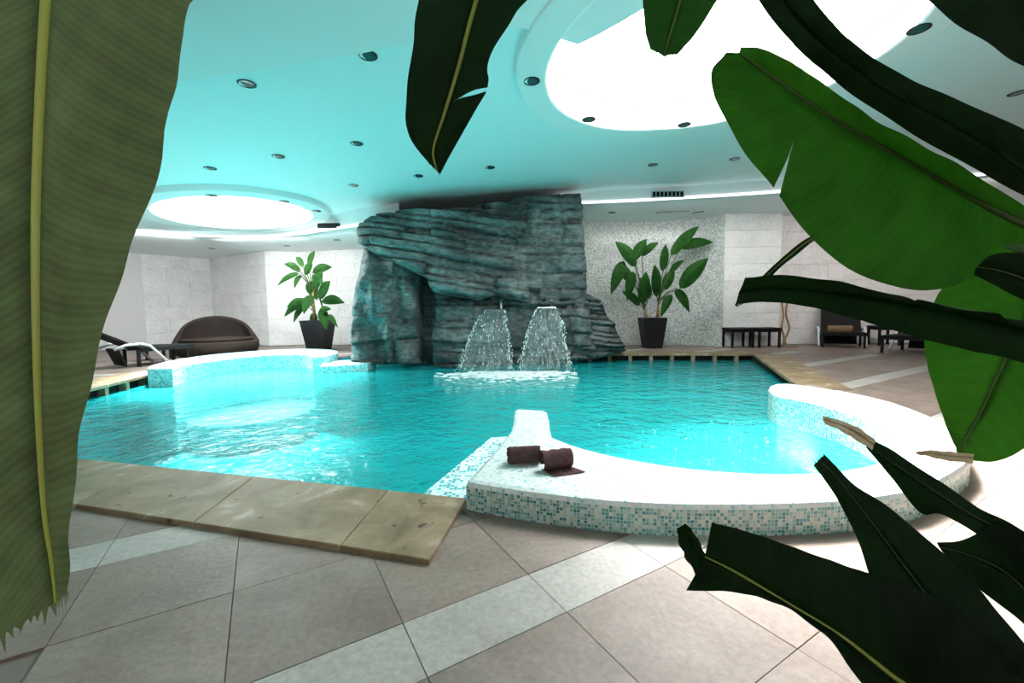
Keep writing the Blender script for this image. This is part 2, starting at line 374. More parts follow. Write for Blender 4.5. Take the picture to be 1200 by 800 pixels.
def curb(name, outline, ztop, zbot, r, mats, parent=None):
    poly = [Vector(p) for p in outline]
    if area2(poly) < 0: poly.reverse()
    poly = [p for i, p in enumerate(poly) if (p - poly[i - 1]).length > 1e-4]
    n = len(poly); arc = [0.0]
    for i in range(n): arc.append(arc[-1] + (poly[(i + 1) % n] - poly[i]).length)
    prof = [(0, zbot), (0, ztop - r), (r * 0.3, ztop - r * 0.3), (r, ztop)]
    bm = bmesh.new(); uvl = bm.loops.layers.uv.new('UVMap'); rings = []
    for dd, z in prof:
        q = inset(poly, dd) if dd else poly
        rings.append([bm.verts.new((p.x, p.y, z)) for p in q])
    cum = [0.0]
    for (d0, z0), (d1, z1) in zip(prof, prof[1:]): cum.append(cum[-1] + math.hypot(d1 - d0, z1 - z0))
    for k in range(len(prof) - 1):
        for i in range(n):
            j = (i + 1) % n
            f = bm.faces.new((rings[k][i], rings[k][j], rings[k + 1][j], rings[k + 1][i])); f.smooth = False
            for lp, (u, vv) in zip(f.loops, ((arc[i], cum[k]), (arc[i + 1], cum[k]), (arc[i + 1], cum[k + 1]), (arc[i], cum[k + 1]))):
                lp[uvl].uv = (u, vv - cum[1] + 10)
            f.material_index = 0 if k == 0 else 1
    tv = rings[-1]; es = [bm.edges.get((tv[i], tv[(i + 1) % n])) for i in range(n)]
    r_ = bmesh.ops.triangle_fill(bm, use_beauty=True, use_dissolve=False, edges=[e for e in es if e])
    for f in [g for g in r_['geom'] if isinstance(g, bmesh.types.BMFace)]:
        f.material_index = 1
        if f.normal.z < 0: f.normal_flip()
        for lp in f.loops: lp[uvl].uv = (lp.vert.co.x, lp.vert.co.y)
    return obj(name, bm, mats, parent)
def poly_holes(outer, holes):      # flat polygon with holes -> bmesh at z = 0
    bm = bmesh.new(); es = []
    for p in [outer] + holes:
        vs = [bm.verts.new((q[0], q[1], 0)) for q in p]
        es += [bm.edges.new((vs[i], vs[(i + 1) % len(vs)])) for i in range(len(vs))]
    bmesh.ops.triangle_fill(bm, use_beauty=True, use_dissolve=False, edges=es)
    for f in bm.faces:
        if f.normal.z < 0: f.normal_flip()
    return bm
def prism(bm, pts, z0, z1):
    a = [bm.verts.new((p[0], p[1], z0)) for p in pts]; b = [bm.verts.new((p[0], p[1], z1)) for p in pts]
    n = len(pts)
    if area2(pts) < 0: a.reverse(); b.reverse()
    bm.faces.new(a[::-1]); bm.faces.new(b)
    for i in range(n): bm.faces.new((a[i], a[(i + 1) % n], b[(i + 1) % n], b[i]))
def circ(c, r, n=64, a0=0, a1=360):
    full = abs(a1 - a0) >= 360
    return [Vector((c[0] + r * math.cos(R(a0 + (a1 - a0) * k / (n if full else n - 1))), c[1] + r * math.sin(R(a0 + (a1 - a0) * k / (n if full else n - 1))))) for k in range(n)]

# ================================================================== STRUCTURE
ZW = -0.15
RC = (1.4, 3.4)                                    # centre of the round whirlpool basin
HOLE = [(-5.45, 3.25), (-0.36, 2.02), (-0.10, 2.28)] + [tuple(p) for p in circ(RC, 1.46, 30, 232, 388)] + \
       [(3.35, 4.6), (3.9, 5.5), (5.22, 8.8), (5.15, 8.95), (1.6, 9.42), (-3.3, 9.75), (-3.8, 9.3), (-4.3, 9.3), (-5.0, 9.4), (-5.75, 8.9), (-6.0, 8.0), (-5.85, 7.05), (-6.25, 7.1), (-5.95, 5.7)]
HOLE = [Vector(p) for p in HOLE]
bm = poly_holes([(-13.5, -3), (12, -3), (12, 15), (-13.5, 15)], [HOLE])
for v in bm.verts: v.co.z = -0.012
floor = obj('floor', bm, M['grout']); tag(floor, kind='structure')
# basin
bm = bmesh.new(); n = len(HOLE)
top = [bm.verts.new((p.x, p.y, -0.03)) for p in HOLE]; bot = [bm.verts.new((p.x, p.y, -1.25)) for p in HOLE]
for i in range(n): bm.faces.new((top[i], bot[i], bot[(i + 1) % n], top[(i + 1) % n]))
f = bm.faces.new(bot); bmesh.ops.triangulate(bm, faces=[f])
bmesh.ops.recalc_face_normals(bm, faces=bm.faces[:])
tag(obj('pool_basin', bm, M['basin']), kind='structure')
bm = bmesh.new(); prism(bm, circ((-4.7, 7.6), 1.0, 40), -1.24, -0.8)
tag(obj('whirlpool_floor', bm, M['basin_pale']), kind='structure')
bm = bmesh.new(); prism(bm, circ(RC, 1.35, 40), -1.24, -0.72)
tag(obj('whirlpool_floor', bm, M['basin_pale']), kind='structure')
bm = bmesh.new(); prism(bm, [(-0.62, 2.42), (-0.1, 2.25), (0.02, 3.4), (-0.06, 3.74), (-0.20, 3.72)], -1.24, -0.147)
tag(obj('underwater_bench', bm, M['mosaic_step']), kind='structure')

# floor tiles, clipped along the pool
def inside(p, poly):
    r = False; n = len(poly)
    for i in range(n):
        a, b = poly[i], poly[(i + 1) % n]
        if (a.y > p.y) != (b.y > p.y) and p.x < (b.x - a.x) * (p.y - a.y) / (b.y - a.y) + a.x: r = not r
    return r
def clip(poly, a, nrm):
    out = []; n = len(poly)
    for i in range(n):
        p, q = poly[i], poly[(i + 1) % n]; dp = (p - a).dot(nrm); dq = (q - a).dot(nrm)
        if dp >= 0: out.append(p)
        if (dp >= 0) != (dq >= 0): out.append(p.lerp(q, dp / (dp - dq)))
    return out
TU = Vector((math.cos(R(30.5)), math.sin(R(30.5)))); TN = Vector((-math.sin(R(30.5)), math.cos(R(30.5))))
rows = []
base = 1.057
for k in range(-3, 10):
    b = base + k * 1.18
    rows.append((b, b + 0.235, True)); rows.append((b + 0.235, b + 0.7075, False)); rows.append((b + 0.7075, b + 1.18, False))
def in_frame(c):
    return c.y > 0.35 and abs(c.x / c.y) < 1.9
def proj(p):
    d = Vector(p) - Vector((0, 0, CAMZ)); z = d.dot(FW)
    return (600 + FPX * d.dot(RT) / z, 400 - FPX * d.dot(UP) / z) if z > 0.05 else (-9999, -9999)
tiles = []
for (n0, n1, lightrow) in rows:
    for i in range(-32, 34):
        u0 = 0.34 + 0.478 * i; u1 = u0 + 0.478
        g = 0.0016
        q = [TU * a + TN * b for a, b in ((u0 + g, n0 + g), (u1 - g, n0 + g), (u1 - g, n1 - g), (u0 + g, n1 - g))]
        c = TU * (u0 + u1) / 2 + TN * (n0 + n1) / 2
        if c.x < -11.5 or c.x > 9.5 or c.y > 10.2: continue
        if not in_frame(c): continue
        px, py = proj((c.x, c.y, 0))
        if px < -130 or px > 1330 or py > 1000: continue
        if any(inside(v, HOLE) for v in q) or inside(c, HOLE):
            if all(inside(v, HOLE) for v in q): continue
            # clip along the nearest pool edge
            best = None
            for k in range(len(HOLE)):
                a, b = HOLE[k], HOLE[(k + 1) % len(HOLE)]
                d = b - a; tt = max(0, min(1, (c - a).dot(d) / d.dot(d))); dist = (a + d * tt - c).length
                if best is None or dist < best[0]: best = (dist, a, d)
            nrm = Vector((best[2].y, -best[2].x)).normalized()
            q = clip(q, best[1], nrm)
            if len(q) < 3 or abs(area2(q)) < 0.004: continue
        tiles.append((c.length, q, lightrow))
tiles.sort(key=lambda z: z[0])
rest = bmesh.new()
for k, (dd, q, lr) in enumerate(tiles):
    if k < 296:
        bm = bmesh.new(); dz = random.uniform(-0.0008, 0.0008)
        cc = sum(q, Vector((0, 0))) / len(q)
        prism(bm, [p - cc for p in q], -0.012, dz)
        obj('floor_tile', bm, M['tile_light'] if lr else M['tile'], floor, loc=(cc.x, cc.y, 0))
    else:
        prism(rest, q, -0.012, 0.0)
if len(rest.verts): tag(obj('far_floor_tiles', rest, M['tile'], floor), kind='stuff')
else: rest.free()

# pool copings: separate travertine slabs
def coping(inner0, inner1, outer0, outer1, cuts, thick, ztop):
    i0, i1, o0, o1 = map(Vector, (inner0, inner1, outer0, outer1))
    for a, b in zip(cuts, cuts[1:]):
        g = 0.002
        L = (i1 - i0).length; a2 = a + g / L; b2 = b - g / L
        q = [i0.lerp(i1, a2), o0.lerp(o1, a2), o0.lerp(o1, b2), i0.lerp(i1, b2)]
        cc = sum(q, Vector((0, 0))) / 4
        bm = bmesh.new(); prism(bm, [p - cc for p in q], ztop - thick, ztop + random.uniform(-0.001, 0.001))
        bmesh.ops.bevel(bm, geom=bm.edges[:], offset=0.004, segments=1, affect='EDGES')
        obj('coping_slab', bm, M['travertine'], floor, loc=(cc.x, cc.y, 0))
nI0, nI1 = Vector((-0.246, 2.130)), Vector((-2.961, 2.819)); nO0, nO1 = Vector((-0.337, 1.592)), Vector((-2.291, 2.127))
ext = lambda a, b, t: a + (b - a) * t
coping(nI0, ext(nI0, nI1, 1.85), nO0, ext(nO0, nO1, 2.3), [0, 0.088, 0.26, 0.43, 0.62, 0.81, 1.0], 0.05, 0.025)
rI0, rI1 = Vector((3.45, 5.0)), Vector((4.95, 8.66))
coping(rI0, rI1, Vector((3.95, 4.85)), Vector((5.5, 8.5)), [0, 0.16, 0.32, 0.48, 0.64, 0.80, 1.0], 0.045, 0.012)
bI0, bI1 = Vector((4.95, 8.66)), Vector((1.45, 9.12))
coping(bI0, bI1, Vector((5.5, 8.9)), Vector((1.5, 9.62)), [0, 0.17, 0.34, 0.51, 0.68, 0.85, 1.0], 0.045, 0.012)
lI0, lI1 = Vector((-6.0, 7.05)), Vector((-5.2, 3.4))
coping(lI0, lI1, Vector((-6.6, 7.15)), Vector((-5.8, 3.2)), [0, 0.25, 0.5, 0.75, 1.0], 0.045, 0.012)
# little posts of the overflow channel below the far copings
def posts(a, b, n, off):
    a, b = Vector(a), Vector(b); d = (b - a).normalized()
    for k in range(n):
        p = a.lerp(b, (k + 0.5) / n) + off
        boxo('coping_post', (p.x, p.y, -0.11), (0.07, 0.10, 0.15), M['travertine'], floor, rz=math.atan2(d.y, d.x))
posts(bI0 + Vector((-0.1, 0)), bI1, 8, Vector((0.02, 0.07)))
posts(lI0, lI0.lerp(lI1, 0.6), 5, Vector((-0.07, 0)))
def channel(name, pts, h0, h1):
    bm = bmesh.new()
    for a, b in zip(pts, pts[1:]):
        vs = [bm.verts.new((p[0], p[1], z)) for p, z in ((a, h0), (b, h0), (b, h1), (a, h1))]; bm.faces.new(vs)
    tag(obj(name, bm, M['led_dark']), kind='structure')
channel('trim_1', [(1.45, 9.27), (5.0, 8.80), (3.75, 5.4)], -0.2, -0.03)
channel('trim_2', [(-6.13, 7.05), (-5.35, 3.4)], -0.2, -0.03)

# water
bm = bmesh.new(); f = bm.faces.new([bm.verts.new((p.x, p.y, ZW)) for p in HOLE]); bmesh.ops.triangulate(bm, faces=[f])
bmesh.ops.recalc_face_normals(bm, faces=bm.faces[:])
for f in bm.faces:
    if f.normal.z < 0: f.normal_flip()
tag(obj('pool_water', bm, M['water']), 'clear turquoise rippled water filling the swimming pool and whirlpools', 'water', kind='stuff')

# whirlpool curbs
inner = circ(RC, 1.3, 60, 209, 388)
outer = catk([(3.0, 4.57), (3.2, 4.25), (3.3, 3.75), (3.18, 3.2), (2.95, 2.78), (2.62, 2.37), (2.40, 2.19), (2.06, 1.99), (1.79, 1.87), (1.5, 1.80), (1.26, 1.775), (0.95, 1.77), (0.66, 1.785), (0.37, 1.835), (0.07, 1.925), (-0.20, 2.03)], 90)
end = [Vector(p) for p in ((2.58, 4.16), (2.64, 4.32), (2.74, 4.46), (2.86, 4.56))]
tip = dense([(-0.24, 2.06), (-0.12, 2.5), (-0.02, 2.92), (0.0, 3.15), (0.01, 3.52), (0.03, 3.57), (0.27, 3.50), (0.285, 3.46), (0.28, 3.2), (0.265, 3.0)], 0.08, False)
ring = inner + end + [Vector((p[0], p[1])) for p in outer] + tip
o = curb('whirlpool_curb', ring, 0.15, -1.2, 0.03, [M['mosaic_side'], M['mosaic_top']])
tag(o, 'aqua mosaic curb with a pointed tip, curving around the near whirlpool, two towels on it', 'curb')
o['kind'] = 'structure'
lin = [(-5.36, 6.62), (-5.52, 7.1), (-5.5, 7.7), (-5.25, 8.25), (-4.85, 8.6), (-4.35, 8.62), (-3.95, 8.35), (-3.85, 8.1)]
lout = [(-3.6, 8.2), (-3.62, 8.75), (-3.95, 9.35), (-4.5, 9.7), (-5.1, 9.75), (-5.75, 9.4), (-6.2, 8.7), (-6.25, 7.8), (-6.0, 7.0), (-5.75, 6.62)]
o = curb('whirlpool_curb', catk(lin, 50) + catk(lout, 60), 0.15, -1.2, 0.03, [M['mosaic_far'], M['mosaic_far']])
o['kind'] = 'structure'
tag(o, 'low aqua mosaic curb curving around the far left whirlpool', 'curb')
o = curb('mosaic_step', [(-3.8, 8.55), (-3.55, 7.75), (-2.75, 8.0), (-2.85, 8.8)], 0.0, -1.2, 0.02, [M['mosaic_far'], M['mosaic_far']])
tag(o, kind='structure')

# ------------------------------------------------------------------ ceiling
fasR = [(1.0, 9.35), (1.66, 9.3), (2.6, 9.2), (3.6, 9.02), (4.6, 8.83), (5.5, 8.6), (7.5, 8.0), (9.5, 7.2), (12.0, 6.0)]
fasL = [(-12.0, 3.0), (-10.5, 6.2), (-9.2, 8.3), (-8.06, 9.5), (-7.36, 10.1), (-6.1, 10.35), (-4.96, 10.05), (-3.9, 9.5), (-3.2, 9.15), (-2.3, 8.95)]
fasLd = [tuple(p) for p in catmull(fasL, 40)]; fasRd = [tuple(p) for p in catmull(fasR, 30)]
outer_c = [(-13.5, -3), (12.0, -3)] + fasRd[::-1] + [(0.5, 10.2), (-3.0, 10.2)] + fasLd[::-1] + [(-13.5, 2.0)]
def zset(bm, dz=0.0):
    bmesh.ops.bisect_plane(bm, geom=bm.verts[:] + bm.edges[:] + bm.faces[:], plane_co=(2, 0, 0), plane_no=(1, 0, 0))
    for v in bm.verts: v.co.z = ceil_z(v.co.x) + dz
h1 = circ(SKY_MAIN['c'], SKY_MAIN['r'], 72); h2 = circ(SKY_FAR['c'], SKY_FAR['r'], 56)
bm = poly_holes(outer_c, [h1, h2]); zset(bm)
bmesh.ops.reverse_faces(bm, faces=bm.faces[:])
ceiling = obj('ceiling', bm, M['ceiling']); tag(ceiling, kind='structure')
# ceiling slab above everything so no world light leaks round the edges
bm = bmesh.new(); box(bm, (-0.7, 6, 4.35), (26, 18.5, 0.1)); tag(obj('roof_slab', bm, M['white']), kind='structure')
# near lower ceiling panel with a cut edge
edge = [at_ceil(px, py, -0.05) for px, py in ((150, 100), (195, 97), (300, 81), (420, 62), (490, 47), (550, 37), (604, 30), (646, 41), (677, 51))]
pts = [(-13.4, edge[0].y + 0.8)] + [(p.x, p.y) for p in edge]
p2 = [at_ceil(px, py, -0.05) for px, py in ((700, 40), (725, 26), (752, 10), (790, -14))]
pts += [(p.x, p.y) for p in p2] + [(1.9, 2.35), (11.9, 2.2), (11.9, -2.9), (-13.4, -2.9)]
bm = poly_holes(pts, [])
zset(bm, -0.06); r = bmesh.ops.extrude_face_region(bm, geom=bm.faces[:]); 
for v in [g for g in r['geom'] if isinstance(g, bmesh.types.BMVert)]: v.co.z += 0.055
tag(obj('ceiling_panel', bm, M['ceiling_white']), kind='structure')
# skylights
def skylight(d, label, pane_mat, ringdrop, tilt):
    cx, cy = d['c']; r, R2 = d['r'], d['ring']; z0 = ceil_z(cx)
    root = empty('skylight', (cx, cy, z0), label, 'skylight')
    bm = bmesh.new(); n = 72
    prof = [(R2, 0.01), (R2, -ringdrop), (R2 - 0.02, -ringdrop - 0.01), (r + 0.02, -ringdrop - 0.01), (r, -ringdrop)]
    lathe(bm, prof, n); 
    for v in bm.verts: v.co.z += ceil_z(cx + v.co.x) + 0.0; v.co.x += cx; v.co.y += cy
    bmesh.ops.recalc_face_normals(bm, faces=bm.faces[:])
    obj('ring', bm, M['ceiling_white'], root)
    bm = bmesh.new(); lathe(bm, [(r, -ringdrop), (r, 0.22), (r - 0.1, 0.22), (r - 0.1, 0.55)], n, capt=True)
    for v in bm.verts:
        v.co.z += ceil_z(cx + v.co.x) if v.co.z < 0.2 else z0; v.co.x += cx; v.co.y += cy
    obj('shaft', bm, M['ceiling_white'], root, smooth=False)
    bm = bmesh.new(); vs = [bm.verts.new((p.x, p.y, z0 + 0.5)) for p in circ((cx, cy), r - 0.11, n)]; bm.faces.new(vs[::-1])
    obj('pane', bm, pane_mat, root)
    return root
skylight(SKY_MAIN, 'large round skylight glowing white in a dropped ring, upper right', M['pane_main'], 0.09, 0)
skylight(SKY_FAR, 'smaller round skylight glowing white above the far left whirlpool', M['pane_far'], 0.10, 0)

# fascias, cove strips, lower soffits
def fascia(name, pts, zb, mt):
    bm = bmesh.new(); a = [bm.verts.new((p[0], p[1], zb)) for p in pts]; b = [bm.verts.new((p[0], p[1], ceil_z(p[0]) + 0.0)) for p in pts]
    for i in range(len(pts) - 1): bm.faces.new((a[i], a[i + 1], b[i + 1], b[i]))
    bmesh.ops.recalc_face_normals(bm, faces=bm.faces[:])
    o = obj(name, bm, mt); tag(o, kind='structure'); return o
ZSR, ZSL = 3.24, 2.80
fascia('trim_3', fasRd, ZSR, M['white']); fascia('trim_4', fasLd, ZSL, M['white'])
def strip(pts, z, label, h=0.035):
    bm = bmesh.new(); P = [Vector(p) for p in pts]
    off = []
    for i, p in enumerate(P):
        d = (P[min(i + 1, len(P) - 1)] - P[max(i - 1, 0)]).normalized(); off.append(Vector((d.y, -d.x)))
    A = [[bm.verts.new((p.x + o.x * w_, p.y + o.y * w_, zz)) for w_, zz in ((0.0, z - 0.01), (0.04, z - 0.01), (0.04, z + h), (0.0, z + h))] for p, o in zip(P, off)]
    for a, b in zip(A, A[1:]):
        for k in range(4): bm.faces.new((a[k], b[k], b[(k + 1) % 4], a[(k + 1) % 4]))
    bmesh.ops.recalc_face_normals(bm, faces=bm.faces[:])
    tag(obj('cove_light_strip', bm, M['cove']), label, 'light')
strip(fasRd, ZSR, 'glowing white cove strip along the ceiling step on the right')
strip(fasLd, ZSL, 'glowing white cove strip curving under the small skylight on the left')
bm = poly_holes(fasRd + [(12, 14.8), (0.0, 14.8), (0.0, 9.5)], []); 
for v in bm.verts: v.co.z = ZSR
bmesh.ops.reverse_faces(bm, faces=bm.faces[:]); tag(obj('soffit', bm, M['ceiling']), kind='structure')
bm = poly_holes(fasLd + [(-1.8, 9.1), (-1.8, 14.9), (-13.4, 14.9), (-13.4, 3.0)], [])
for v in bm.verts: v.co.z = ZSL
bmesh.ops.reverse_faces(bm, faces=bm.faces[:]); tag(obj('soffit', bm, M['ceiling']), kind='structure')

# ------------------------------------------------------------------ walls
def wall(name, a, b, z0, z1, mt, thick=0.12, away=1):
    a, b = Vector(a), Vector(b); d = (b - a).normalized(); nn = Vector((-d.y, d.x)) * away
    c = (a + b) / 2 + nn * thick / 2
    o = boxo(name, (c.x, c.y, (z0 + z1) / 2), ((b - a).length, thick, z1 - z0), mt, rz=math.atan2(d.y, d.x)); tag(o, kind='structure'); return o
shared = {}
def panel(sx, sy, sz):
    k = (round(sx, 3), round(sz, 3))
    if k not in shared:
        bm = bmesh.new(); box(bm, (0, 0, 0), (sx, sy, sz), bev=0.003); me = bpy.data.meshes.new('wall_tile'); bm.to_mesh(me); bm.free(); shared[k] = me
    return shared[k]
def tiled(wobj, a, b, z0, z1, hrow, wtile, mt, away=1):
    a, b = Vector(a), Vector(b); d = (b - a); L = d.length; d.normalize(); nn = Vector((-d.y, d.x)) * -away
    rows_ = int(math.ceil((z1 - z0) / hrow))
    for r_ in range(rows_):
        za = z0 + r_ * hrow; zb = min(z1, za + hrow)
        x = 0.0; first = True
        while x < L - 0.01:
            wd = wtile * (0.5 if (first and r_ % 2 and L > 1.5) else 1.0); first = False
            xe = min(L, x + wd)
            if xe - x > 0.02 and zb - za > 0.02:
                me = panel(xe - x - 0.006, 0.02, zb - za - 0.006)
                if not me.materials: me.materials.append(mt)
                c = a + d * ((x + xe) / 2) + nn * (0.006 + random.uniform(-0.0015, 0.0015))
                o = link('wall_tile', me, wobj, (c.x, c.y, (za + zb) / 2)); o.rotation_euler = (0, 0, math.atan2(d.y, d.x))
                if o.data.materials[0] is not mt:
                    o.material_slots[0].link = 'OBJECT'; o.material_slots[0].material = mt
            x = xe
LW = [(-13.4, 10.0), (-11.06, 12.8), (-10.05, 14.3), (-7.25, 12.65), (-6.35, 12.9), (-2.0, 12.1)]
for k, (a, b) in enumerate(zip(LW, LW[1:])):
    wo = wall('wall_left' if k < 2 else 'wall_back', a, b, -0.01, ZSL + 0.02, M['wall_grout'])
    if k > 0: tiled(wo, a, b, 0.0, ZSL, 0.40, 1.2, M['wall_tile'])
# curved mosaic niche
nic = [Vector(p) for p in catmull([(0.8, 10.75), (1.99, 11.2), (3.0, 11.35), (4.0, 11.3), (4.7, 11.0), (5.23, 10.5)], 30)]
bm = bmesh.new(); uvl = bm.loops.layers.uv.new('UVMap'); L = 0
for a, b in zip(nic, nic[1:]):
    vs = [bm.verts.new((*p, z)) for p, z in ((a, -0.01), (b, -0.01), (b, ZSR + 0.05), (a, ZSR + 0.05))]; f = bm.faces.new(vs); l2 = L + (b - a).length
    for lp, uvv in zip(f.loops, ((L, 0), (l2, 0), (l2, 3.3), (L, 3.3))): lp[uvl].uv = uvv
    L = l2
tag(obj('wall_niche', bm, M['mosaic_silver']), kind='structure')
pil = wall('wall_right_pillar', (5.23, 10.5), (6.62, 10.5), -0.01, ZSR + 0.05, M['wall_grout'], 0.6)
tiled(pil, (5.23, 10.5), (6.62, 10.5), 0, ZSR, 0.405, 1.4, M['wall_tile'])
pk = wall('wall_right', (6.5, 10.85), (12.0, 10.75), -0.01, ZSR + 0.05, M['wall_grout'])
tiled(pk, (6.62, 10.85), (12.0, 10.75), 0, ZSR, 0.405, 1.4, M['wall_pink'])
wall('wall_east', (12, 15), (12, -3), -0.02, 4.3, M['white']); wall('wall_west', (-13.5, -3), (-13.5, 15), -0.02, 4.3, M['white'])
wall('wall_front', (12, -3), (-13.5, -3), -0.02, 4.3, M['white']); wall('wall_behind', (-13.5, 15), (12, 15), -0.02, 4.3, M['white'])

M['fill_glow'] = emis('soft_fill_glow', (1.0, 0.98, 0.95), 1.1)
for k, xc in enumerate((-7.5, -2.5, 2.5, 7.5)):
    bm = bmesh.new(); vs = [bm.verts.new(p) for p in ((xc - 2.1, -2.97, 1.0), (xc + 2.1, -2.97, 1.0), (xc + 2.1, -2.97, 2.85), (xc - 2.1, -2.97, 2.85))]; bm.faces.new(vs[::-1])
    wo = obj('fill_panel_%d' % (k + 1), bm, M['fill_glow']); tag(wo, kind='structure')
    for cx, cz, sx, sz in ((0, 1.0, 4.3, 0.08), (0, 2.85, 4.3, 0.08), (-2.1, 1.92, 0.08, 1.9), (2.1, 1.92, 0.08, 1.9), (-0.7, 1.92, 0.05, 1.9), (0.7, 1.92, 0.05, 1.9)):
        boxo('fill_panel_bar', (xc + cx, -2.93, cz), (sx, 0.06, sz), M['white'], wo)

# ================================================================== ROCK WATERFALL
def h3(i, j, k):
    x = np.sin(i * 127.1 + j * 311.7 + k * 74.7) * 43758.5453
    return x - np.floor(x)
def vnoise(x, y, z):
    i, j, k = np.floor(x), np.floor(y), np.floor(z); f, g, h = x - i, y - j, z - k
    f, g, h = (q * q * (3 - 2 * q) for q in (f, g, h))
    r = 0
    for a in (0, 1):
        for b in (0, 1):
            for c in (0, 1):
                r = r + h3(i + a, j + b, k + c) * (f if a else 1 - f) * (g if b else 1 - g) * (h if c else 1 - h)
    return r
def fbm(x, y, z, s, o=4):
    r = 0; a = 0.5
    for q in range(o): r = r + a * (vnoise(x * s + 9 * q, y * s, z * s) - 0.5); s *= 2.1; a *= 0.5
    return r
def strata(x, z, seed, dip=0.0, hmin=0.07, hmax=0.24, wmin=0.22, wmax=1.5, amp=0.13, groove=0.06, rough=1.0):
    rs = np.random.RandomState(seed)
    b = z + dip * x + 0.26 * fbm(x, x * 0 + seed, z, 0.9, 3)
    bounds = np.cumsum(rs.uniform(hmin, hmax, 120)) - 6.0
    i = np.clip(np.searchsorted(bounds, b.ravel()) - 1, 0, 117).reshape(b.shape)
    lo, hi = bounds[i], bounds[i + 1]
    e = np.minimum(b - lo, hi - b)
    wd = rs.uniform(wmin, wmax, 120)[i]; ph = rs.uniform(0, 10, 120)[i]
    u = (x + 0.35 * fbm(x, z, x * 0 + seed, 1.3, 3)) / wd + ph
    j = np.floor(u); fu = u - j; eu = np.minimum(fu, 1 - fu) * wd
    o = (rs.uniform(-1, 1, 120)[i]) * amp * 0.6 + (h3(i * 1.0, j, x * 0 + seed) - 0.5) * amp
    g = groove * (np.exp(-(e / 0.016) ** 2) + 0.55 * np.exp(-(eu / 0.02) ** 2))
    rid = 0.5 - np.abs(fbm(x, z, x * 0 + 11, 2.3, 4)) * 2
    return 1.35 * o - 1.5 * g + rough * (0.16 * fbm(x, z, x * 0, 1.5, 4) + 0.07 * fbm(x, z, x * 0 + 3, 7.0, 4) + 0.06 * rid)
def rock_part(name, topc, botc, Y, depth, seed, parent, style=None, bulge=0.25, res=0.028, shape=None, back=1.0):
    """front surface between a lower and an upper outline (picture points at distance Y), rounded to the sides, closed behind"""
    T = [at_y(px, py, Y) for px, py in topc]; B = [at_y(px, py, Y) for px, py in botc]
    x0 = min(p.x for p in T + B); x1 = max(p.x for p in T + B)
    nx = max(8, int((x1 - x0) / res)); hmax = max(p.z for p in T) - min(p.z for p in B); nz = max(8, int(hmax / res))
    xs = np.linspace(0, 1, nx + 1)
    def cur(Pt, u):
        return np.interp(u, np.linspace(0, 1, len(Pt)), [p.x for p in Pt]), np.interp(u, np.linspace(0, 1, len(Pt)), [p.z for p in Pt])
    # resample both outlines by their own length
    def res_len(Pt):
        d = [0]
        for a, b in zip(Pt, Pt[1:]): d.append(d[-1] + (b - a).length)
        d = np.array(d) / d[-1]
        return np.interp(xs, d, [p.x for p in Pt]), np.interp(xs, d, [p.z for p in Pt])
    tx, tz = res_len(T); bx, bz = res_len(B)
    v = np.linspace(0, 1, nz + 1)[:, None]
    X = bx[None] * (1 - v) + tx[None] * v; Z = bz[None] * (1 - v) + tz[None] * v; U = np.repeat(xs[None], nz + 1, 0); V = np.repeat(v, nx + 1, 1)
    wob = 0.05 * fbm(X, Z, X * 0 + seed, 2.5, 3); X = X + wob; Z = Z + 0.04 * fbm(Z, X, X * 0 + seed + 5, 3.0, 3)
    st = dict(dip=0.0); st.update(style or {})
    D = strata(X, Z, seed, **st)
    edge_u = np.minimum(U, 1 - U) * (x1 - x0); edge_v = np.minimum(V, 1 - V) * hmax
    rim = np.minimum(edge_u, edge_v)
    D = D - bulge * np.exp(-rim / 0.10)
    if shape is not None: D = D + shape(U, V)
    Yv = Y - D
    bm = bmesh.new(); g = [[bm.verts.new((X[a, b], Yv[a, b], Z[a, b])) for b in range(nx + 1)] for a in range(nz + 1)]
    for a in range(nz):
        for b in range(nx): bm.faces.new((g[a][b], g[a][b + 1], g[a + 1][b + 1], g[a + 1][b]))
    rim_v = g[0] + [g[a][nx] for a in range(1, nz + 1)] + g[nz][-2::-1] + [g[a][0] for a in range(nz - 1, 0, -1)]
    bk = [bm.verts.new((q.co.x * 0.985 + 0.015 * (x0 + x1) / 2, Y + back, q.co.z)) for q in rim_v]; m_ = len(rim_v)
    for k in range(m_): bm.faces.new((rim_v[k], bk[k], bk[(k + 1) % m_], rim_v[(k + 1) % m_]))
    return obj(name, bm, M['rock'], parent, smooth=True)
YR = 8.45
rock = empty('rock_waterfall', (-0.9, 9.0, 0), 'tall layered grey rock formation with overhanging ledge behind the pool', 'rock')
rock_part('overhang_ledge',
          [(411, 264), (432, 250), (470, 243), (545, 238), (602, 232), (622, 228)], [(416, 282), (440, 299), (470, 312), (500, 326), (506, 342), (560, 352), (578, 346), (622, 354)],
          8.2, 0, 3, rock, dict(dip=0.17, hmin=0.06, hmax=0.22, amp=0.16), 0.22, back=1.2, shape=lambda u, v: 0.15 * (1 - v))
rock_part('upper_wall', [(598, 231), (640, 225), (683, 222)], [(578, 346), (600, 356), (640, 358), (690, 356)], 8.35, 0, 11, rock, dict(hmin=0.1, hmax=0.34, wmin=0.4, wmax=1.0, amp=0.14), 0.15)
rock_part('left_boulder', [(424, 284), (445, 290), (474, 303), (486, 318)], [(410, 423), (430, 427), (462, 428), (490, 428)], 8.38, 0, 21, rock,
          dict(hmin=0.3, hmax=0.8, wmin=0.3, wmax=0.9, amp=0.10, groove=0.02, rough=2.6), 0.22, shape=lambda u, v: np.where(u < 0.62, 0.22, 0.0) + 0.12 * np.sin(9 * v + 5 * u) * np.sin(6 * u) - 0.22 * v)
rock_part('cave_wall', [(470, 308), (512, 318)], [(470, 428), (520, 430)], 9.1, 0, 31, rock, dict(amp=0.1), 0.1)
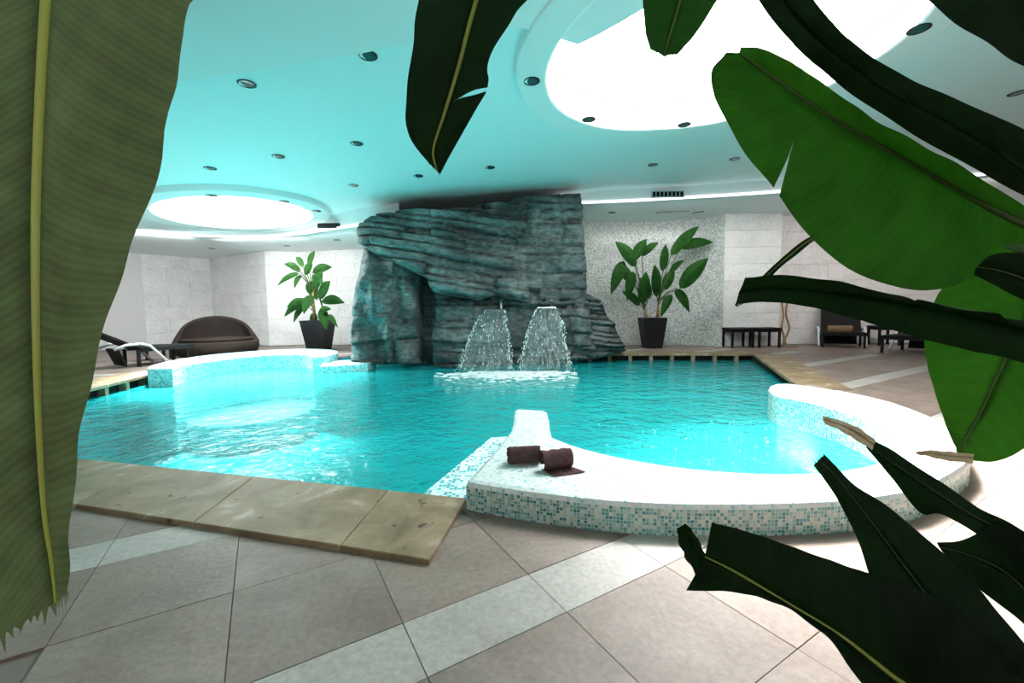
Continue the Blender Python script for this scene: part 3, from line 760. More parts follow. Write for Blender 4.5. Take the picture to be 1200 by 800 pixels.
rock_part('lower_block', [(508, 340), (540, 348), (585, 350)], [(506, 428), (525, 433), (550, 433), (595, 430)], 8.38, 0, 41, rock, dict(dip=0.02, hmin=0.12, hmax=0.4, amp=0.13), 0.25,
          shape=lambda u, v: 0.25 * np.exp(-((v - 0.22) / 0.25) ** 2) * (1 - u))
rock_part('spout_wall', [(575, 344), (610, 352), (655, 352)], [(575, 430), (610, 430), (655, 428)], 8.6, 0, 51, rock, dict(hmin=0.2, hmax=0.5, wmin=0.5, wmax=1.2, amp=0.08, groove=0.03), 0.1)
rock_part('right_pier', [(640, 345), (690, 344)], [(640, 427), (698, 420)], 8.42, 0, 61, rock, dict(hmin=0.12, hmax=0.4, wmin=0.2, wmax=0.6, amp=0.14), 0.2)
rock_part('stepped_ledge', [(668, 338), (690, 344), (705, 352), (712, 366), (722, 380), (733, 408)], [(668, 424), (680, 424), (700, 421), (712, 418), (725, 414), (736, 412)], 8.7, 0, 71, rock,
          dict(hmin=0.06, hmax=0.16, wmin=0.2, wmax=0.5, amp=0.16), 0.18, res=0.025)
bm = bmesh.new(); box(bm, (-0.75, 9.7, 1.5), (3.6, 0.8, 3.2), bev=0.1); obj('core', bm, M['rock'], rock)

# spouts and falling water
def spout(px0, px1, py, label, pipe_px):
    a, b = at_y(px0, py, 8.25), at_y(px1, py, 8.25); c = (a + b) / 2
    root = empty('water_spout', (c.x, 8.35, c.z), label, 'spout', 'spouts on the rock')
    boxo('blade', (c.x, 8.36, c.z), ((b - a).length, 0.34, 0.035), M['chrome'], root, bev=0.008)
    p = at_y(pipe_px, py, 8.3); bm = bmesh.new(); tube(bm, [(p.x, 8.42, c.z - 0.02), (p.x, 8.42, c.z + 0.20), (p.x, 8.5, c.z + 0.24)], 0.035, 10); obj('pipe', bm, M['chrome'], root, smooth=True)
    boxo('slot', (c.x, 8.19, c.z), ((b - a).length - 0.05, 0.01, 0.02), M['vent'], root)
    return a, b
def fall(a, b, pl, pr, label, seed):
    rs = random.Random(seed); bm = bmesh.new(); uvl = bm.loops.layers.uv.new('UVMap'); nu, nv = 18, 26
    L = at_z(pl, 434, ZW); Rr = at_z(pr, 434, ZW); yb = 7.9; g = []
    x0, x1 = at_y(pl, 434, yb).x, at_y(pr, 434, yb).x
    for j in range(nv + 1):
        t_ = j / nv; z = a.z - 0.01 - (a.z - ZW) * t_; sp = t_ ** 0.72
        xa = a.x + (x0 - a.x) * sp; xb = b.x + (x1 - b.x) * sp; y = 8.16 - (8.16 - yb) * math.sqrt(t_)
        g.append([bm.verts.new((xa + (xb - xa) * i / nu + rs.uniform(-.012, .012) * t_, y - 0.06 * math.sin(math.pi * i / nu) * t_ + rs.uniform(-.01, .01), z)) for i in range(nu + 1)])
    for j in range(nv):
        for i in range(nu):
            f = bm.faces.new((g[j][i], g[j][i + 1], g[j + 1][i + 1], g[j + 1][i])); f.smooth = True
            for lp, (ii, jj) in zip(f.loops, ((i, j), (i + 1, j), (i + 1, j + 1), (i, j + 1))): lp[uvl].uv = (ii / nu, jj / nv)
    o = obj('water_sheet', bm, M['fall']); tag(o, label, 'water', kind='stuff')
    bm = bmesh.new()
    for q in range(330):                                   # drops, thickest along both rims
        t_ = rs.random() ** 0.7; sp = t_ ** 0.72; side = rs.random()
        u = (0.0 if side < 0.36 else 1.0 if side < 0.66 else rs.random()) + rs.gauss(0, 0.03)
        xa = a.x + (x0 - a.x) * sp; xb = b.x + (x1 - b.x) * sp
        p = Vector((xa + (xb - xa) * u, 8.16 - (8.16 - yb) * math.sqrt(t_) + rs.uniform(-.06, .04), a.z - (a.z - ZW) * t_))
        s = rs.uniform(0.004, 0.012)
        r_ = bmesh.ops.create_icosphere(bm, subdivisions=1, radius=s); bmesh.ops.scale(bm, vec=(0.8, 0.8, rs.uniform(1, 3)), verts=r_['verts']); bmesh.ops.translate(bm, vec=p, verts=r_['verts'])
    o = obj('water_drops', bm, M['foam'], o, smooth=True); o['kind'] = 'stuff'
a, b = spout(568, 592, 364, 'flat steel water spout on the rock, the left of two', 587); fall(a, b, 537, 599, 'fan of falling water from the left spout on the rock', 5)
a, b = spout(629, 651, 361, 'flat steel water spout on the rock, the right of two', 647); fall(a, b, 608, 669, 'fan of falling water from the right spout on the rock', 6)
bm = bmesh.new(); rs = random.Random(3)
for q in range(900):
    px = rs.gauss(598, 34) if rs.random() < 0.8 else rs.uniform(515, 675); py = 438 + abs(rs.gauss(0, 4.5)) - 3 if px > 550 else 437 + abs(rs.gauss(0, 4.0))
    if not 510 < px < 676: continue
    p = at_z(px, py, ZW); s = rs.uniform(0.008, 0.04)
    r_ = bmesh.ops.create_icosphere(bm, subdivisions=1, radius=s); bmesh.ops.scale(bm, vec=(1.8, 1.2, rs.uniform(0.15, 0.45)), verts=r_['verts']); bmesh.ops.translate(bm, vec=p, verts=r_['verts'])
tag(obj('foam', bm, M['foam'], smooth=True), 'white foam where both waterfalls hit the pool', 'foam', kind='stuff')
bm = bmesh.new()
for q in range(90):
    px, py = rs.uniform(700, 930), rs.uniform(492, 545)
    p = at_z(px, py, ZW)
    if (Vector((p.x, p.y)) - Vector(RC)).length > 1.25: continue
    r_ = bmesh.ops.create_icosphere(bm, subdivisions=1, radius=rs.uniform(0.003, 0.007)); bmesh.ops.translate(bm, vec=p, verts=r_['verts'])
tag(obj('bubbles', bm, M['foam'], smooth=True), 'tiny white bubbles floating in the near whirlpool', 'bubbles', kind='stuff')

# ================================================================== CEILING FITTINGS
dl_me = {}
def downlight(px, py, label, dz=0.0, z=None, r=0.085):
    p = at_ceil(px, py, dz) if z is None else at_z(px, py, z)
    root = empty('downlight', p, label, 'downlight', 'recessed downlights in the ceiling')
    if 'a' not in dl_me:
        bm = bmesh.new(); lathe(bm, [(1.0, 0.02), (1.0, -0.10), (0.93, -0.14), (0.76, -0.10), (0.74, 0.02)], 24); bmesh.ops.recalc_face_normals(bm, faces=bm.faces[:])
        me = bpy.data.meshes.new('bezel'); bm.to_mesh(me); bm.free(); me.materials.append(M['vent']); dl_me['a'] = me
        bm = bmesh.new(); lathe(bm, [(0.75, -0.05), (0.4, -0.09), (0.1, -0.10)], 24, capt=True); me = bpy.data.meshes.new('lens'); bm.to_mesh(me); bm.free(); me.materials.append(M['lens']); dl_me['b'] = me
    for k, nme in (('a', 'bezel'), ('b', 'lens')):
        o = link(nme, dl_me[k], root, (0, 0, 0), local=True); o.scale = (r, r, r * 0.45)
for px, py, lb in ((431, 65, 'nearest recessed downlight on the aqua-lit ceiling, left of the hanging leaf'), (289, 98, 'recessed ceiling downlight on the edge of the white ceiling panel, beside the big left leaf'),
                   (418, 168, 'recessed ceiling downlight above the left end of the rock, midway up the ceiling'), (326, 183, 'recessed ceiling downlight above the right part of the small skylight'),
                   (246, 197, 'recessed ceiling downlight just above the small skylight ring'), (414, 217, 'recessed ceiling downlight between small skylight and rock'),
                   (490, 206, 'recessed ceiling downlight below the tip of the hanging leaf'), (574, 196, 'recessed ceiling downlight above the middle of the rock'),
                   (765, 193, 'recessed ceiling downlight above the long grille on the right'), (861, 186, 'recessed ceiling downlight left of the bright green leaf'), (775, 154, 'recessed ceiling downlight just outside the ring of the large skylight'),
                   (1192, 109, 'recessed ceiling downlight at the far right edge, below the dark leaf')):
    downlight(px, py, lb)
for px, py, lb in ((623, 95, 'recessed downlight in the large skylight ring, leftmost'), (690, 140, 'recessed downlight in the large skylight ring, second from left'), (802, 146, 'recessed downlight in the large skylight ring, right of the second'),
                   (1077, 34, 'recessed downlight in the large skylight ring, rightmost between two leaves')):
    downlight(px, py, lb, -0.10)
for px, py, lb in ((248, 229, 'recessed downlight in the small skylight ring, left'), (333, 236, 'recessed downlight in the small skylight ring, middle'), (371, 247, 'recessed downlight in the small skylight ring, right')):
    downlight(px, py, lb, -0.11)
for px, py, z, lb in ((248, 291, ZSL, 'recessed downlight in the low ceiling strip above the wicker sofa'), (336, 288, ZSL, 'recessed downlight in the low ceiling strip above the left potted plant'), (395, 281, ZSL, 'recessed downlight in the low ceiling strip beside the rock, left'),
                      (717, 249, ZSR, 'recessed downlight in the low ceiling strip right of the rock')):
    downlight(px, py, lb, z=z)
def grille(px0, px1, py0, py1, Y, label, n=7, div=3):
    a = at_y(px0, (py0 + py1) / 2, Y); b = at_y(px1, (py0 + py1) / 2, Y); h = abs(at_y(px0, py0, Y).z - at_y(px0, py1, Y).z); c = (a + b) / 2
    root = empty('vent_grille', c, label, 'vent')
    L = (b - a).length
    boxo('backing', c + Vector((0, 0.02, 0)), (L, 0.04, h), M['vent'], root)
    for s, sz in (((0, 0, h / 2), (L, 0.03, 0.016)), ((0, 0, -h / 2), (L, 0.03, 0.016)), ((-L / 2, 0, 0), (0.016, 0.03, h)), ((L / 2, 0, 0), (0.016, 0.03, h))):
        boxo('frame', c + Vector(s) + Vector((0, -0.012, 0)), sz, M['silver'] if div == 3 else M['vent'], root)
    for k in range(n): boxo('slat', c + Vector((-L / 2 + L * (k + 1) / (n + 1), -0.012, 0)), (0.012, 0.02, h * 0.9), M['silver'] if div == 3 else M['vent'], root)
grille(764, 801, 224, 231, 8.92, 'long dark ventilation grille in the white ceiling step on the right')
grille(373, 398, 262, 267, 9.4, 'small dark ventilation grille beside the small skylight', 4, 2)
for px0, px1, lb in ((769, 807, 'long narrow ceiling slot vent above the right potted plant'), (811, 824, 'short narrow ceiling slot vent beside the long slot')):
    a, b = at_z(px0, 249.5, ZSR), at_z(px1, 247.5, ZSR); c = (a + b) / 2; d = b - a
    root = empty('slot_vent', c, lb, 'vent'); rz = math.atan2(d.y, d.x)
    boxo('frame', c, (d.length, 0.13, 0.012), M['vent'], root, rz=rz); boxo('blade', c + Vector((0, 0, -0.008)), (d.length - 0.04, 0.03, 0.008), M['silver'], root, rz=rz)

# ================================================================== FURNITURE
def side_table(name, c, wx, wy, h, label, rz=0, mt='dark', group=None):
    root = empty(name, (c.x, c.y, 0), label, 'table', group, rz)
    def lo(nm, cc, s, bev=0.0):
        bm = bmesh.new(); box(bm, cc, s, bev=bev); return obj(nm, bm, M[mt], root, local=True)
    lo('tabletop', (0, 0, h - 0.02), (wx, wy, 0.04), 0.008); lo('apron', (0, 0, h - 0.07), (wx - 0.06, wy - 0.06, 0.06))
    for sx in (-1, 1):
        for sy in (-1, 1): lo('leg', (sx * (wx / 2 - 0.035), sy * (wy / 2 - 0.035), (h - 0.04) / 2), (0.045, 0.045, h - 0.04))
    return root
side_table('side_table', at_z(864.5, 406.5, 0), 0.56, 0.5, 0.47, 'dark square side table before the white pillar, the left of a pair', 0, group='pair of dark side tables')
side_table('side_table', at_z(895.5, 406.5, 0), 0.54, 0.46, 0.47, 'dark square side table before the white pillar, the right of a pair', 0, group='pair of dark side tables')
side_table('side_table', at_z(1035, 404, 0), 0.5, 0.45, 0.47, 'dark side table between the two right loungers, partly behind a leaf', R(-8))
side_table('side_table', Vector((*at_z(181, 404, 0.33).xy, 0)), 0.5, 0.42, 0.33, 'low dark table between the left lounger and wicker sofa', R(20))
def lounger(loc, rz, label, L=1.95, W=0.68, back=0.75, bang=50, arms=True):
    """head end towards -x, foot towards +x, local frame"""
    root = empty('sun_lounger', loc, label, 'lounger', None, rz)
    def lo(nm, bm, mt, smooth=False, par=None): return obj(nm, bm, M[mt], par or root, smooth, local=True)
    hx = -L / 2 + back; hz = 0.34
    bm = bmesh.new(); box(bm, ((hx + L / 2) / 2, 0, hz), (L / 2 - hx, W - 0.05, 0.05), bev=0.012); lo('seat', bm, 'weave')
    bm = bmesh.new(); ca, sa = math.cos(R(bang)), math.sin(R(bang))
    box(bm, (hx - ca * back / 2, 0, hz + sa * back / 2), (back, W - 0.05, 0.05), ry=R(bang), bev=0.012); lo('backrest', bm, 'weave')
    bm = bmesh.new()
    for s in (-1, 1): box(bm, ((hx + L / 2) / 2, s * (W / 2 - 0.02), hz - 0.02), (L / 2 - hx, 0.04, 0.07))
    box(bm, (L / 2 - 0.02, 0, hz - 0.02), (0.04, W, 0.07)); lo('frame', bm, 'dark')
    for sx in (L / 2 - 0.12, hx - 0.05):
        for s in (-1, 1):
            bm = bmesh.new(); box(bm, (sx, s * (W / 2 - 0.03), 0.16), (0.05, 0.04, 0.32)); lo('leg', bm, 'dark')
    if arms:
        for s in (-1, 1):
            bm = bmesh.new(); yy = s * (W / 2 + 0.03)
            tube(bm, [(hx - 0.42, yy, 0.36), (hx - 0.25, yy, 0.43), (hx - 0.02, yy, 0.44), (hx + 0.12, yy, 0.39), (hx + 0.27, yy, 0.2), (hx + 0.42, yy, 0.02)], 0.026, 8); lo('armrest', bm, 'silver', True)
    bm = bmesh.new(); box(bm, (hx - ca * back * 0.25 - 0.12, 0, 0.2), (0.03, W - 0.15, 0.34), ry=R(-20)); lo('prop', bm, 'dark')
    return root
def aim(p, q): return math.atan2(q.y - p.y, q.x - p.x)
lounger(at_z(165, 428, 0), R(62), 'black woven sun lounger with a raised back and silver armrests beside the left pool edge', 1.6, 0.64, 0.72, 30)
lg = lounger(at_z(984, 405, 0), R(-122), 'black sun lounger seen from the foot, with a tan rolled towel, right wall', 1.5, 0.82, 0.8, 62)
lounger(at_z(1078, 412, 0), R(-150), 'black sun lounger with silver armrests beside the right edge, partly behind leaves', 1.9, 0.75, 0.8, 40)
p = at_z(984, 405, 0); 
def rolled(name, c, L, r, axis_rz, mt, label, cat='towel'):
    root = empty(name, (c.x, c.y, c.z), label, cat, None, axis_rz)
    bm = bmesh.new(); prof = []
    n = 40
    for k in range(n * 3 + 1):                             # spiral end, rolled cloth
        a = 2 * math.pi * k / n; rr = r * (0.25 + 0.75 * k / (n * 3)); prof.append((rr * math.cos(a), rr * math.sin(a)))
    th = r * 0.2
    cols = []
    for xx, sc in ((-0.5, 0.80), (-0.485, 0.93), (-0.44, 1.0), (-0.2, 0.985), (0.1, 1.0), (0.44, 1.0), (0.485, 0.93), (0.5, 0.80)):
        cols.append([bm.verts.new((xx * L + 0.004 * math.sin(k * .9 + xx * 5), q[0] * sc, q[1] * sc + r)) for k, q in enumerate(prof)])
    for A, B in zip(cols, cols[1:]):
        for k in range(len(prof) - 1): bm.faces.new((A[k], A[k + 1], B[k + 1], B[k]))
    bmesh.ops.solidify(bm, geom=bm.faces[:], thickness=-th)
    obj('cloth', bm, M[mt], root, True, local=True)
    return root
tw = at_y(984, 391, 9.25)
rolled('rolled_towel', Vector((tw.x, tw.y, 0.375)), 0.44, 0.09, R(-32), 'tan_towel', 'tan rolled towel lying on the right black lounger')
# wicker sofa: a low oval shell with a deep seat
sc_ = at_z(249, 418, 0) + Vector((-0.25, 0.55, 0)); sofa = empty('wicker_sofa', sc_, 'round brown wicker sofa with a curved hooded back before the left wall', 'sofa', None, math.atan2(sc_.x, -sc_.y) + math.pi)
def shell(nm, rx, ry, z0, zt, a0, a1, wall_t, tilt, seg=40, nz=8):
    bm = bmesh.new(); rings = []
    for k in range(seg + 1):
        a = R(a0 + (a1 - a0) * k / seg); b_ = max(0.0, math.sin(a)); hh = z0 + (zt - z0) * (0.10 + 0.90 * b_ ** 0.8) if zt > z0 else z0
        col = []
        for j in range(nz + 1):
            f = j / nz; z = z0 + (hh - z0) * f; s = 1 - tilt * f * f
            col.append((rx * s * math.cos(a), ry * s * math.sin(a), z))
        for j in range(nz, -1, -1):
            f = j / nz; z = z0 + (hh - z0) * f; s = 1 - tilt * f * f
            col.append(((rx * s - wall_t) * math.cos(a), (ry * s - wall_t) * math.sin(a), z))
        rings.append([bm.verts.new(q) for q in col])
    for A, B in zip(rings, rings[1:]):
        for j in range(len(A) - 1): bm.faces.new((A[j], B[j], B[j + 1], A[j + 1]))
    if a1 - a0 < 360: bm.faces.new(rings[0]); bm.faces.new(rings[-1][::-1])
    bmesh.ops.recalc_face_normals(bm, faces=bm.faces[:]); return obj(nm, bm, M['wicker'], sofa, True, local=True)
SX = 0.88
bm = bmesh.new(); lathe(bm, [(0.84, 0.0), (0.95, 0.06), (1.0, 0.2), (0.98, 0.3), (0.93, 0.33), (0.3, 0.31)], 48, sx=SX, sy=0.62, capb=True, capt=True); obj('base', bm, M['wicker'], sofa, True, local=True)
shell('backrest', SX, 0.62, 0.28, 0.93, -12, 192, 0.09, 0.12)
bm = bmesh.new(); lathe(bm, [(0.80, 0.315), (0.86, 0.36), (0.8, 0.41), (0.3, 0.42)], 40, sx=SX, sy=0.58, capb=True, capt=True); obj('seat_cushion', bm, M['wicker'], sofa, True, local=True)

# towels on the curb
tp = at_z(619, 545, 0.15); ra = math.atan2((at_z(630, 541, 0.15) - at_z(600, 541, 0.15)).y, (at_z(630, 541, 0.15) - at_z(600, 541, 0.15)).x)
rolled('rolled_towel', at_z(614.5, 547, 0.15) + Vector((0, 0.055, 0)), 0.18, 0.053, R(6), 'towel', 'dark brown towel rolled into a cylinder on the mosaic curb')
# half rolled second towel: a coil with its loose end lying flat
c2 = at_z(651, 549, 0.15); tw2 = empty('folded_towel', (c2.x, c2.y, 0.15), 'dark brown towel half unrolled with its flap lying on the curb', 'towel', None, R(17))
bm = bmesh.new(); prof = []
for k in range(50):
    a = R(-90 + 360 * 1.6 * (1 - k / 49)); rr = 0.014 + 0.043 * k / 49; prof.append((-rr * math.cos(a) * 1.0 + 0.0, rr * math.sin(a) + 0.062))
last = prof[-1]
prof += [(last[0] - 0.03, 0.006), (last[0] - 0.07, 0.005), (last[0] - 0.105, 0.006)]
nL = 16; rows_ = []
for k, (y, z) in enumerate(prof):
    flare = 1.0 if k < 50 else 1.0 + 0.03 * (k - 49)
    rows_.append([bm.verts.new(((-0.5 + i / nL) * 0.165 * flare + (0.012 * (k - 49) if k > 49 else 0), y, z + 0.003 * math.sin(i * 1.1 + k * 0.4))) for i in range(nL + 1)])
for A, B in zip(rows_, rows_[1:]):
    for i in range(nL): bm.faces.new((A[i], A[i + 1], B[i + 1], B[i]))
bmesh.ops.solidify(bm, geom=bm.faces[:], thickness=0.009)
obj('cloth', bm, M['towel'], tw2, True, local=True)

# ================================================================== POTTED PLANTS
def pot(root, c, h, rt, rb):
    bm = bmesh.new(); s4 = math.sqrt(2)
    prof = [(rb * s4, 0), (rt * s4, h), (rt * s4 * 0.88, h), (rt * s4 * 0.86, h - 0.06)]
    lathe(bm, prof, 4, capb=True); bmesh.ops.rotate(bm, verts=bm.verts[:], matrix=Matrix.Rotation(R(45), 3, 'Z'))
    bmesh.ops.translate(bm, vec=(c.x, c.y, c.z), verts=bm.verts[:]); bmesh.ops.bevel(bm, geom=[e for e in bm.edges], offset=0.008, segments=1, affect='EDGES')
    obj('pot', bm, M['pot'], root)
    boxo('soil', (c.x, c.y, c.z + h - 0.05), (rt * 1.72, rt * 1.72, 0.03), M['soil'], root)
def blade(bm, uvl, a, b, wd, droop, fold, up=None, n=12, m_=3):
    """one oblong leaf blade from a to b, sagging, folded along its midrib"""
    a, b = Vector(a), Vector(b); ax = b - a; L = ax.length
    view = Vector((0, -1, 0.25)); side = ax.cross(view).normalized()
    nrm = side.cross(ax).normalized()
    if nrm.y > 0: nrm = -nrm
    G = []
    for i in range(n + 1):
        t_ = i / n; c = a + ax * t_ + Vector((0, 0, -droop * 4 * t_ * (1 - t_) * -0.25)) + nrm * (0.08 * L * math.sin(math.pi * t_))
        hw = wd * 0.5 * (math.sin(math.pi * min(1, 0.06 + 0.94 * t_) ** 0.85) ** 0.85 if 0 < t_ < 1 else 0.03)
        G.append([bm.verts.new(c + side * hw * s / m_ + nrm * (-fold) * hw * abs(s / m_) ) for s in range(-m_, m_ + 1)])
    for i in range(n):
        for s in range(2 * m_):
            f = bm.faces.new((G[i][s], G[i][s + 1], G[i + 1][s + 1], G[i + 1][s])); f.smooth = True
            for lp, (ii, ss) in zip(f.loops, ((i, s), (i, s + 1), (i + 1, s + 1), (i + 1, s))): lp[uvl].uv = (ii / n * L * 0.6, (ss - m_) / m_ * 0.3)
def pot_plant(potpx, Y, h, rt, rb, leaves, label, stems, spread=0.35, dy=None):
    c = at_y(*potpx, Y); c.z = 0
    root = empty('potted_banana_plant', c, label, 'plant')
    pot(root, c, h, rt, rb)
    rs = random.Random(len(leaves))
    topc = c + Vector((0, 0, h - 0.04))
    for sx, sh in stems:
        bm = bmesh.new(); tube(bm, [topc + Vector((sx, 0, -0.02)), topc + Vector((sx * 1.2, 0.0, sh * 0.5)), topc + Vector((sx * 1.3, 0.02, sh))], [0.045, 0.035, 0.02], 10); obj('stem', bm, M['twig'], root, True)
    for (bx, by, tx, ty, wpx) in leaves:
        y0 = Y + rs.uniform(-spread, spread * 0.6); y1 = y0 + rs.uniform(-spread, spread * 0.3)
        a, b = at_y(bx, by, y0), at_y(tx, ty, y1); wd = wpx * 0.86 * Y / FPX
        bm = bmesh.new(); uvl = bm.loops.layers.uv.new('UVMap'); blade(bm, uvl, a, b, wd, 0.2, 0.35)
        lf = obj('leaf', bm, M['leaf_potted'], root)
        sx, sh = min(stems, key=lambda q: abs(topc.x + q[0] - a.x)); s0 = topc + Vector((sx * 1.25, 0.01, min(sh, max(0.05, (a.z - topc.z) * 0.6))))
        mid = (s0 + a) / 2 + Vector((0, 0, 0.06))
        bm = bmesh.new(); tube(bm, [s0, mid, a, a.lerp(b, 0.5) + Vector((0, -0.03, 0)), a.lerp(b, 0.9)], [0.014, 0.012, 0.010, 0.006, 0.003], 6); obj('petiole', bm, M['stalk'], lf, True)
    return root
pot_plant((764, 400), 10.3, 0.74, 0.28, 0.19,
          [(746, 312, 721, 283, 17), (731, 306, 716, 345, 16), (742, 305, 758, 280, 14), (753, 357, 757, 318, 17), (770, 348, 767, 310, 14), (777, 318, 780, 286, 12), (786, 299, 819, 265, 15), (797, 290, 836, 284, 15),
           (797, 338, 830, 302, 20), (792, 338, 808, 366, 14), (787, 345, 774, 372, 11), (750, 358, 729, 341, 12), (785, 320, 802, 305, 8), (742, 318, 735, 352, 14), (740, 330, 725, 312, 15), (762, 350, 750, 325, 16), (778, 340, 790, 316, 14), (752, 300, 772, 284, 10)],
          'tall banana plant in a black tapered pot before the silver mosaic niche', [(-0.14, 0.30), (0.12, 0.45)])
pot_plant((374, 403), 10.9, 0.78, 0.33, 0.22,
          [(361, 312, 369, 294, 9), (355, 313, 347, 301, 8), (352, 318, 333, 309, 9), (350, 320, 325, 335, 8), (352, 322, 345, 338, 8), (366, 319, 389, 313, 13), (366, 322, 379, 334, 11), (361, 330, 372, 352, 17),
           (374, 350, 387, 329, 14), (377, 352, 404, 355, 14), (358, 350, 333, 371, 13), (367, 366, 369, 390, 11), (376, 362, 383, 387, 14), (384, 369, 396, 384, 7), (357, 352, 336, 360, 10), (357, 322, 366, 308, 11), (364, 345, 356, 368, 14), (368, 340, 378, 318, 12), (356, 358, 344, 378, 9), (372, 368, 388, 362, 10)],
          'banana plant in a black tapered pot on the left, beside the rock', [(-0.08, 0.9), (0.1, 0.4)])
# dried twig stalks standing by the pillar
tb = at_z(922.5, 407, 0); root = empty('twig_stalks', tb, 'two thin crooked dry stalks standing on the floor beside the white pillar', 'stalks')
for pts in ([(917, 406), (919, 395), (916, 384), (918, 370), (916, 352)], [(922, 407), (920, 398), (925, 384), (921, 368), (923, 350)]):
    q = [at_y(px, py, tb.y + 0.02) for px, py in pts]; q[0].z = 0.0
    bm = bmesh.new(); tube(bm, [Vector(v) for v in catmull([tuple(v) for v in q], 20)], 0.022, 7); obj('stalk', bm, M['twig'], root, True)
bm = bmesh.new(); tube(bm, [Vector((tb.x - 0.05, tb.y, 0.012)), Vector((tb.x + 0.22, tb.y - 0.02, 0.014)), Vector((tb.x + 0.3, tb.y + 0.05, 0.012))], 0.012, 6); obj('stalk', bm, M['twig'], root, True)

# ================================================================== FOREGROUND BANANA LEAVES
def big_leaf(root, mid, left, right, mt, mrmat, bulge=0.02, n=70, m_=7, tears=(), mr=0.006, name='leaf', rag=0.0, petiole=None, seed=1, fray=0.0):
    """three curves in space, (px, py, distance) control points: midrib, one margin, the other margin"""
    P = lambda c: [tuple(at_y(a, b, d)) for a, b, d in c]
    Mi, Le, Ri = (catk(P(c), n) for c in (mid, left, right))
    rs = random.Random(seed)
    for E_ in (Le, Ri):
        ph = rs.uniform(0, 6)
        for i in range(n): E_[i] = E_[i] + (E_[i] - Mi[i]) * (rag * math.sin(i * 0.9 + ph) * rs.uniform(0.3, 1))
    bm = bmesh.new(); uvl = bm.loops.layers.uv.new('UVMap')
    length = sum((Mi[i + 1] - Mi[i]).length for i in range(n - 1)); arc = [0]
    for i in range(n - 1): arc.append(arc[-1] + (Mi[i + 1] - Mi[i]).length)
    for side, E_ in ((-1, Le), (1, Ri)):
        def pt(i, s):
            ax = Mi[min(i + 1, n - 1)] - Mi[max(i - 1, 0)]; e = E_[i] - Mi[i]; nn = ax.cross(e)
            if nn.length > 1e-9: nn.normalize()
            if nn.y > 0: nn = -nn
            wv = math.sin(i * 0.55 + s * 2) * 0.0015
            return Mi[i] + e * s + nn * (bulge * math.sin(math.pi * min(1, s * 0.9)) * e.length * 6 * 0.5 + wv * s)
        cuts = sorted(int(t_ * (n - 1)) for sd, t_, dep, gap in tears if sd == side)
        td = {int(t_ * (n - 1)): (dep, gap) for sd, t_, dep, gap in tears if sd == side}
        segs = []; st = 0
        for c_ in cuts: segs.append((st, c_)); st = c_
        segs.append((st, n - 1))
        for (i0, i1) in segs:
            G = []
            for i in range(i0, i1 + 1):
                row = []
                for j in range(m_ + 1):
                    s = j / m_; p = pt(i, s)
                    if i in td and (i == i0 or i == i1):
                        dep, gap = td[i]
                        if s > 1 - dep:
                            k = (s - (1 - dep)) / dep * gap
                            q = pt(min(n - 1, i + 2) if i == i0 else max(0, i - 2), s); p = p.lerp(q, min(1.5, k))
                    row.append(bm.verts.new(p))
                G.append(row)
            for a in range(len(G) - 1):
                for j in range(m_):
                    f = bm.faces.new((G[a][j], G[a][j + 1], G[a + 1][j + 1], G[a + 1][j])); f.smooth = True
                    for lp, (ii, jj) in zip(f.loops, ((a, j), (a, j + 1), (a + 1, j + 1), (a + 1, j))): lp[uvl].uv = (arc[i0 + ii], side * jj / m_ * (E_[i0 + ii] - Mi[i0 + ii]).length)
    bmesh.ops.remove_doubles(bm, verts=bm.verts[:], dist=1e-6)
    if fray:                                   # torn fringe at the tip
        ax = (Mi[-1] - Mi[-4]).normalized()
        for side, E_ in ((-1, Le), (1, Ri)):
            k = 9
            for q in range(k):
                a = Mi[-1].lerp(E_[-1], q / k); b = Mi[-1].lerp(E_[-1], (q + 1) / k)
                if rs.random() < 0.2: continue
                c_ = a.lerp(b, rs.uniform(0.2, 0.8)) + ax * fray * rs.uniform(0.2, 1.0) + (b - a) * rs.uniform(-1, 1)
                f = bm.faces.new([bm.verts.new(p) for p in (a - ax * 0.002, b - ax * 0.002, c_)])
                for lp in f.loops: lp[uvl].uv = (length, 0)
    lf = obj(name, bm, mt, root)
    if mrmat:
        bm = bmesh.new(); tube(bm, Mi, [mr * (1 - 0.75 * (i / (n - 1)) ** 1.5) for i in range(n)], 8); obj('midrib', bm, mrmat, lf, True)
    if petiole:
        pts = [Mi[0]] + [Vector(p) for p in petiole]
        bm = bmesh.new(); tube(bm, catk([tuple(p) for p in pts], 24), 0.011, 8); obj('petiole', bm, M['stalk'], lf, True)
    return lf
def big_plant(loc, label, h):
    root = empty('banana_plant', loc, label, 'plant'); c = Vector(loc)
    bm = bmesh.new(); lathe(bm, [(0.15, 0), (0.21, 0.36), (0.19, 0.36), (0.185, 0.32)], 28, c=c, capb=True); obj('pot', bm, M['pot'], root, True)
    bm = bmesh.new(); lathe(bm, [(0.186, 0.32), (0.1, 0.33)], 28, c=c, capt=True); obj('soil', bm, M['soil'], root, True)
    bm = bmesh.new(); tube(bm, [c + Vector((0, 0, z)) for z in (0.3, h * 0.5, h * 0.8, h)], [0.07, 0.06, 0.05, 0.03], 12); obj('stem', bm, M['stalk'], root, True)
    return root, c
Dm = lambda pts, d: [(a, b, d) for a, b in pts]
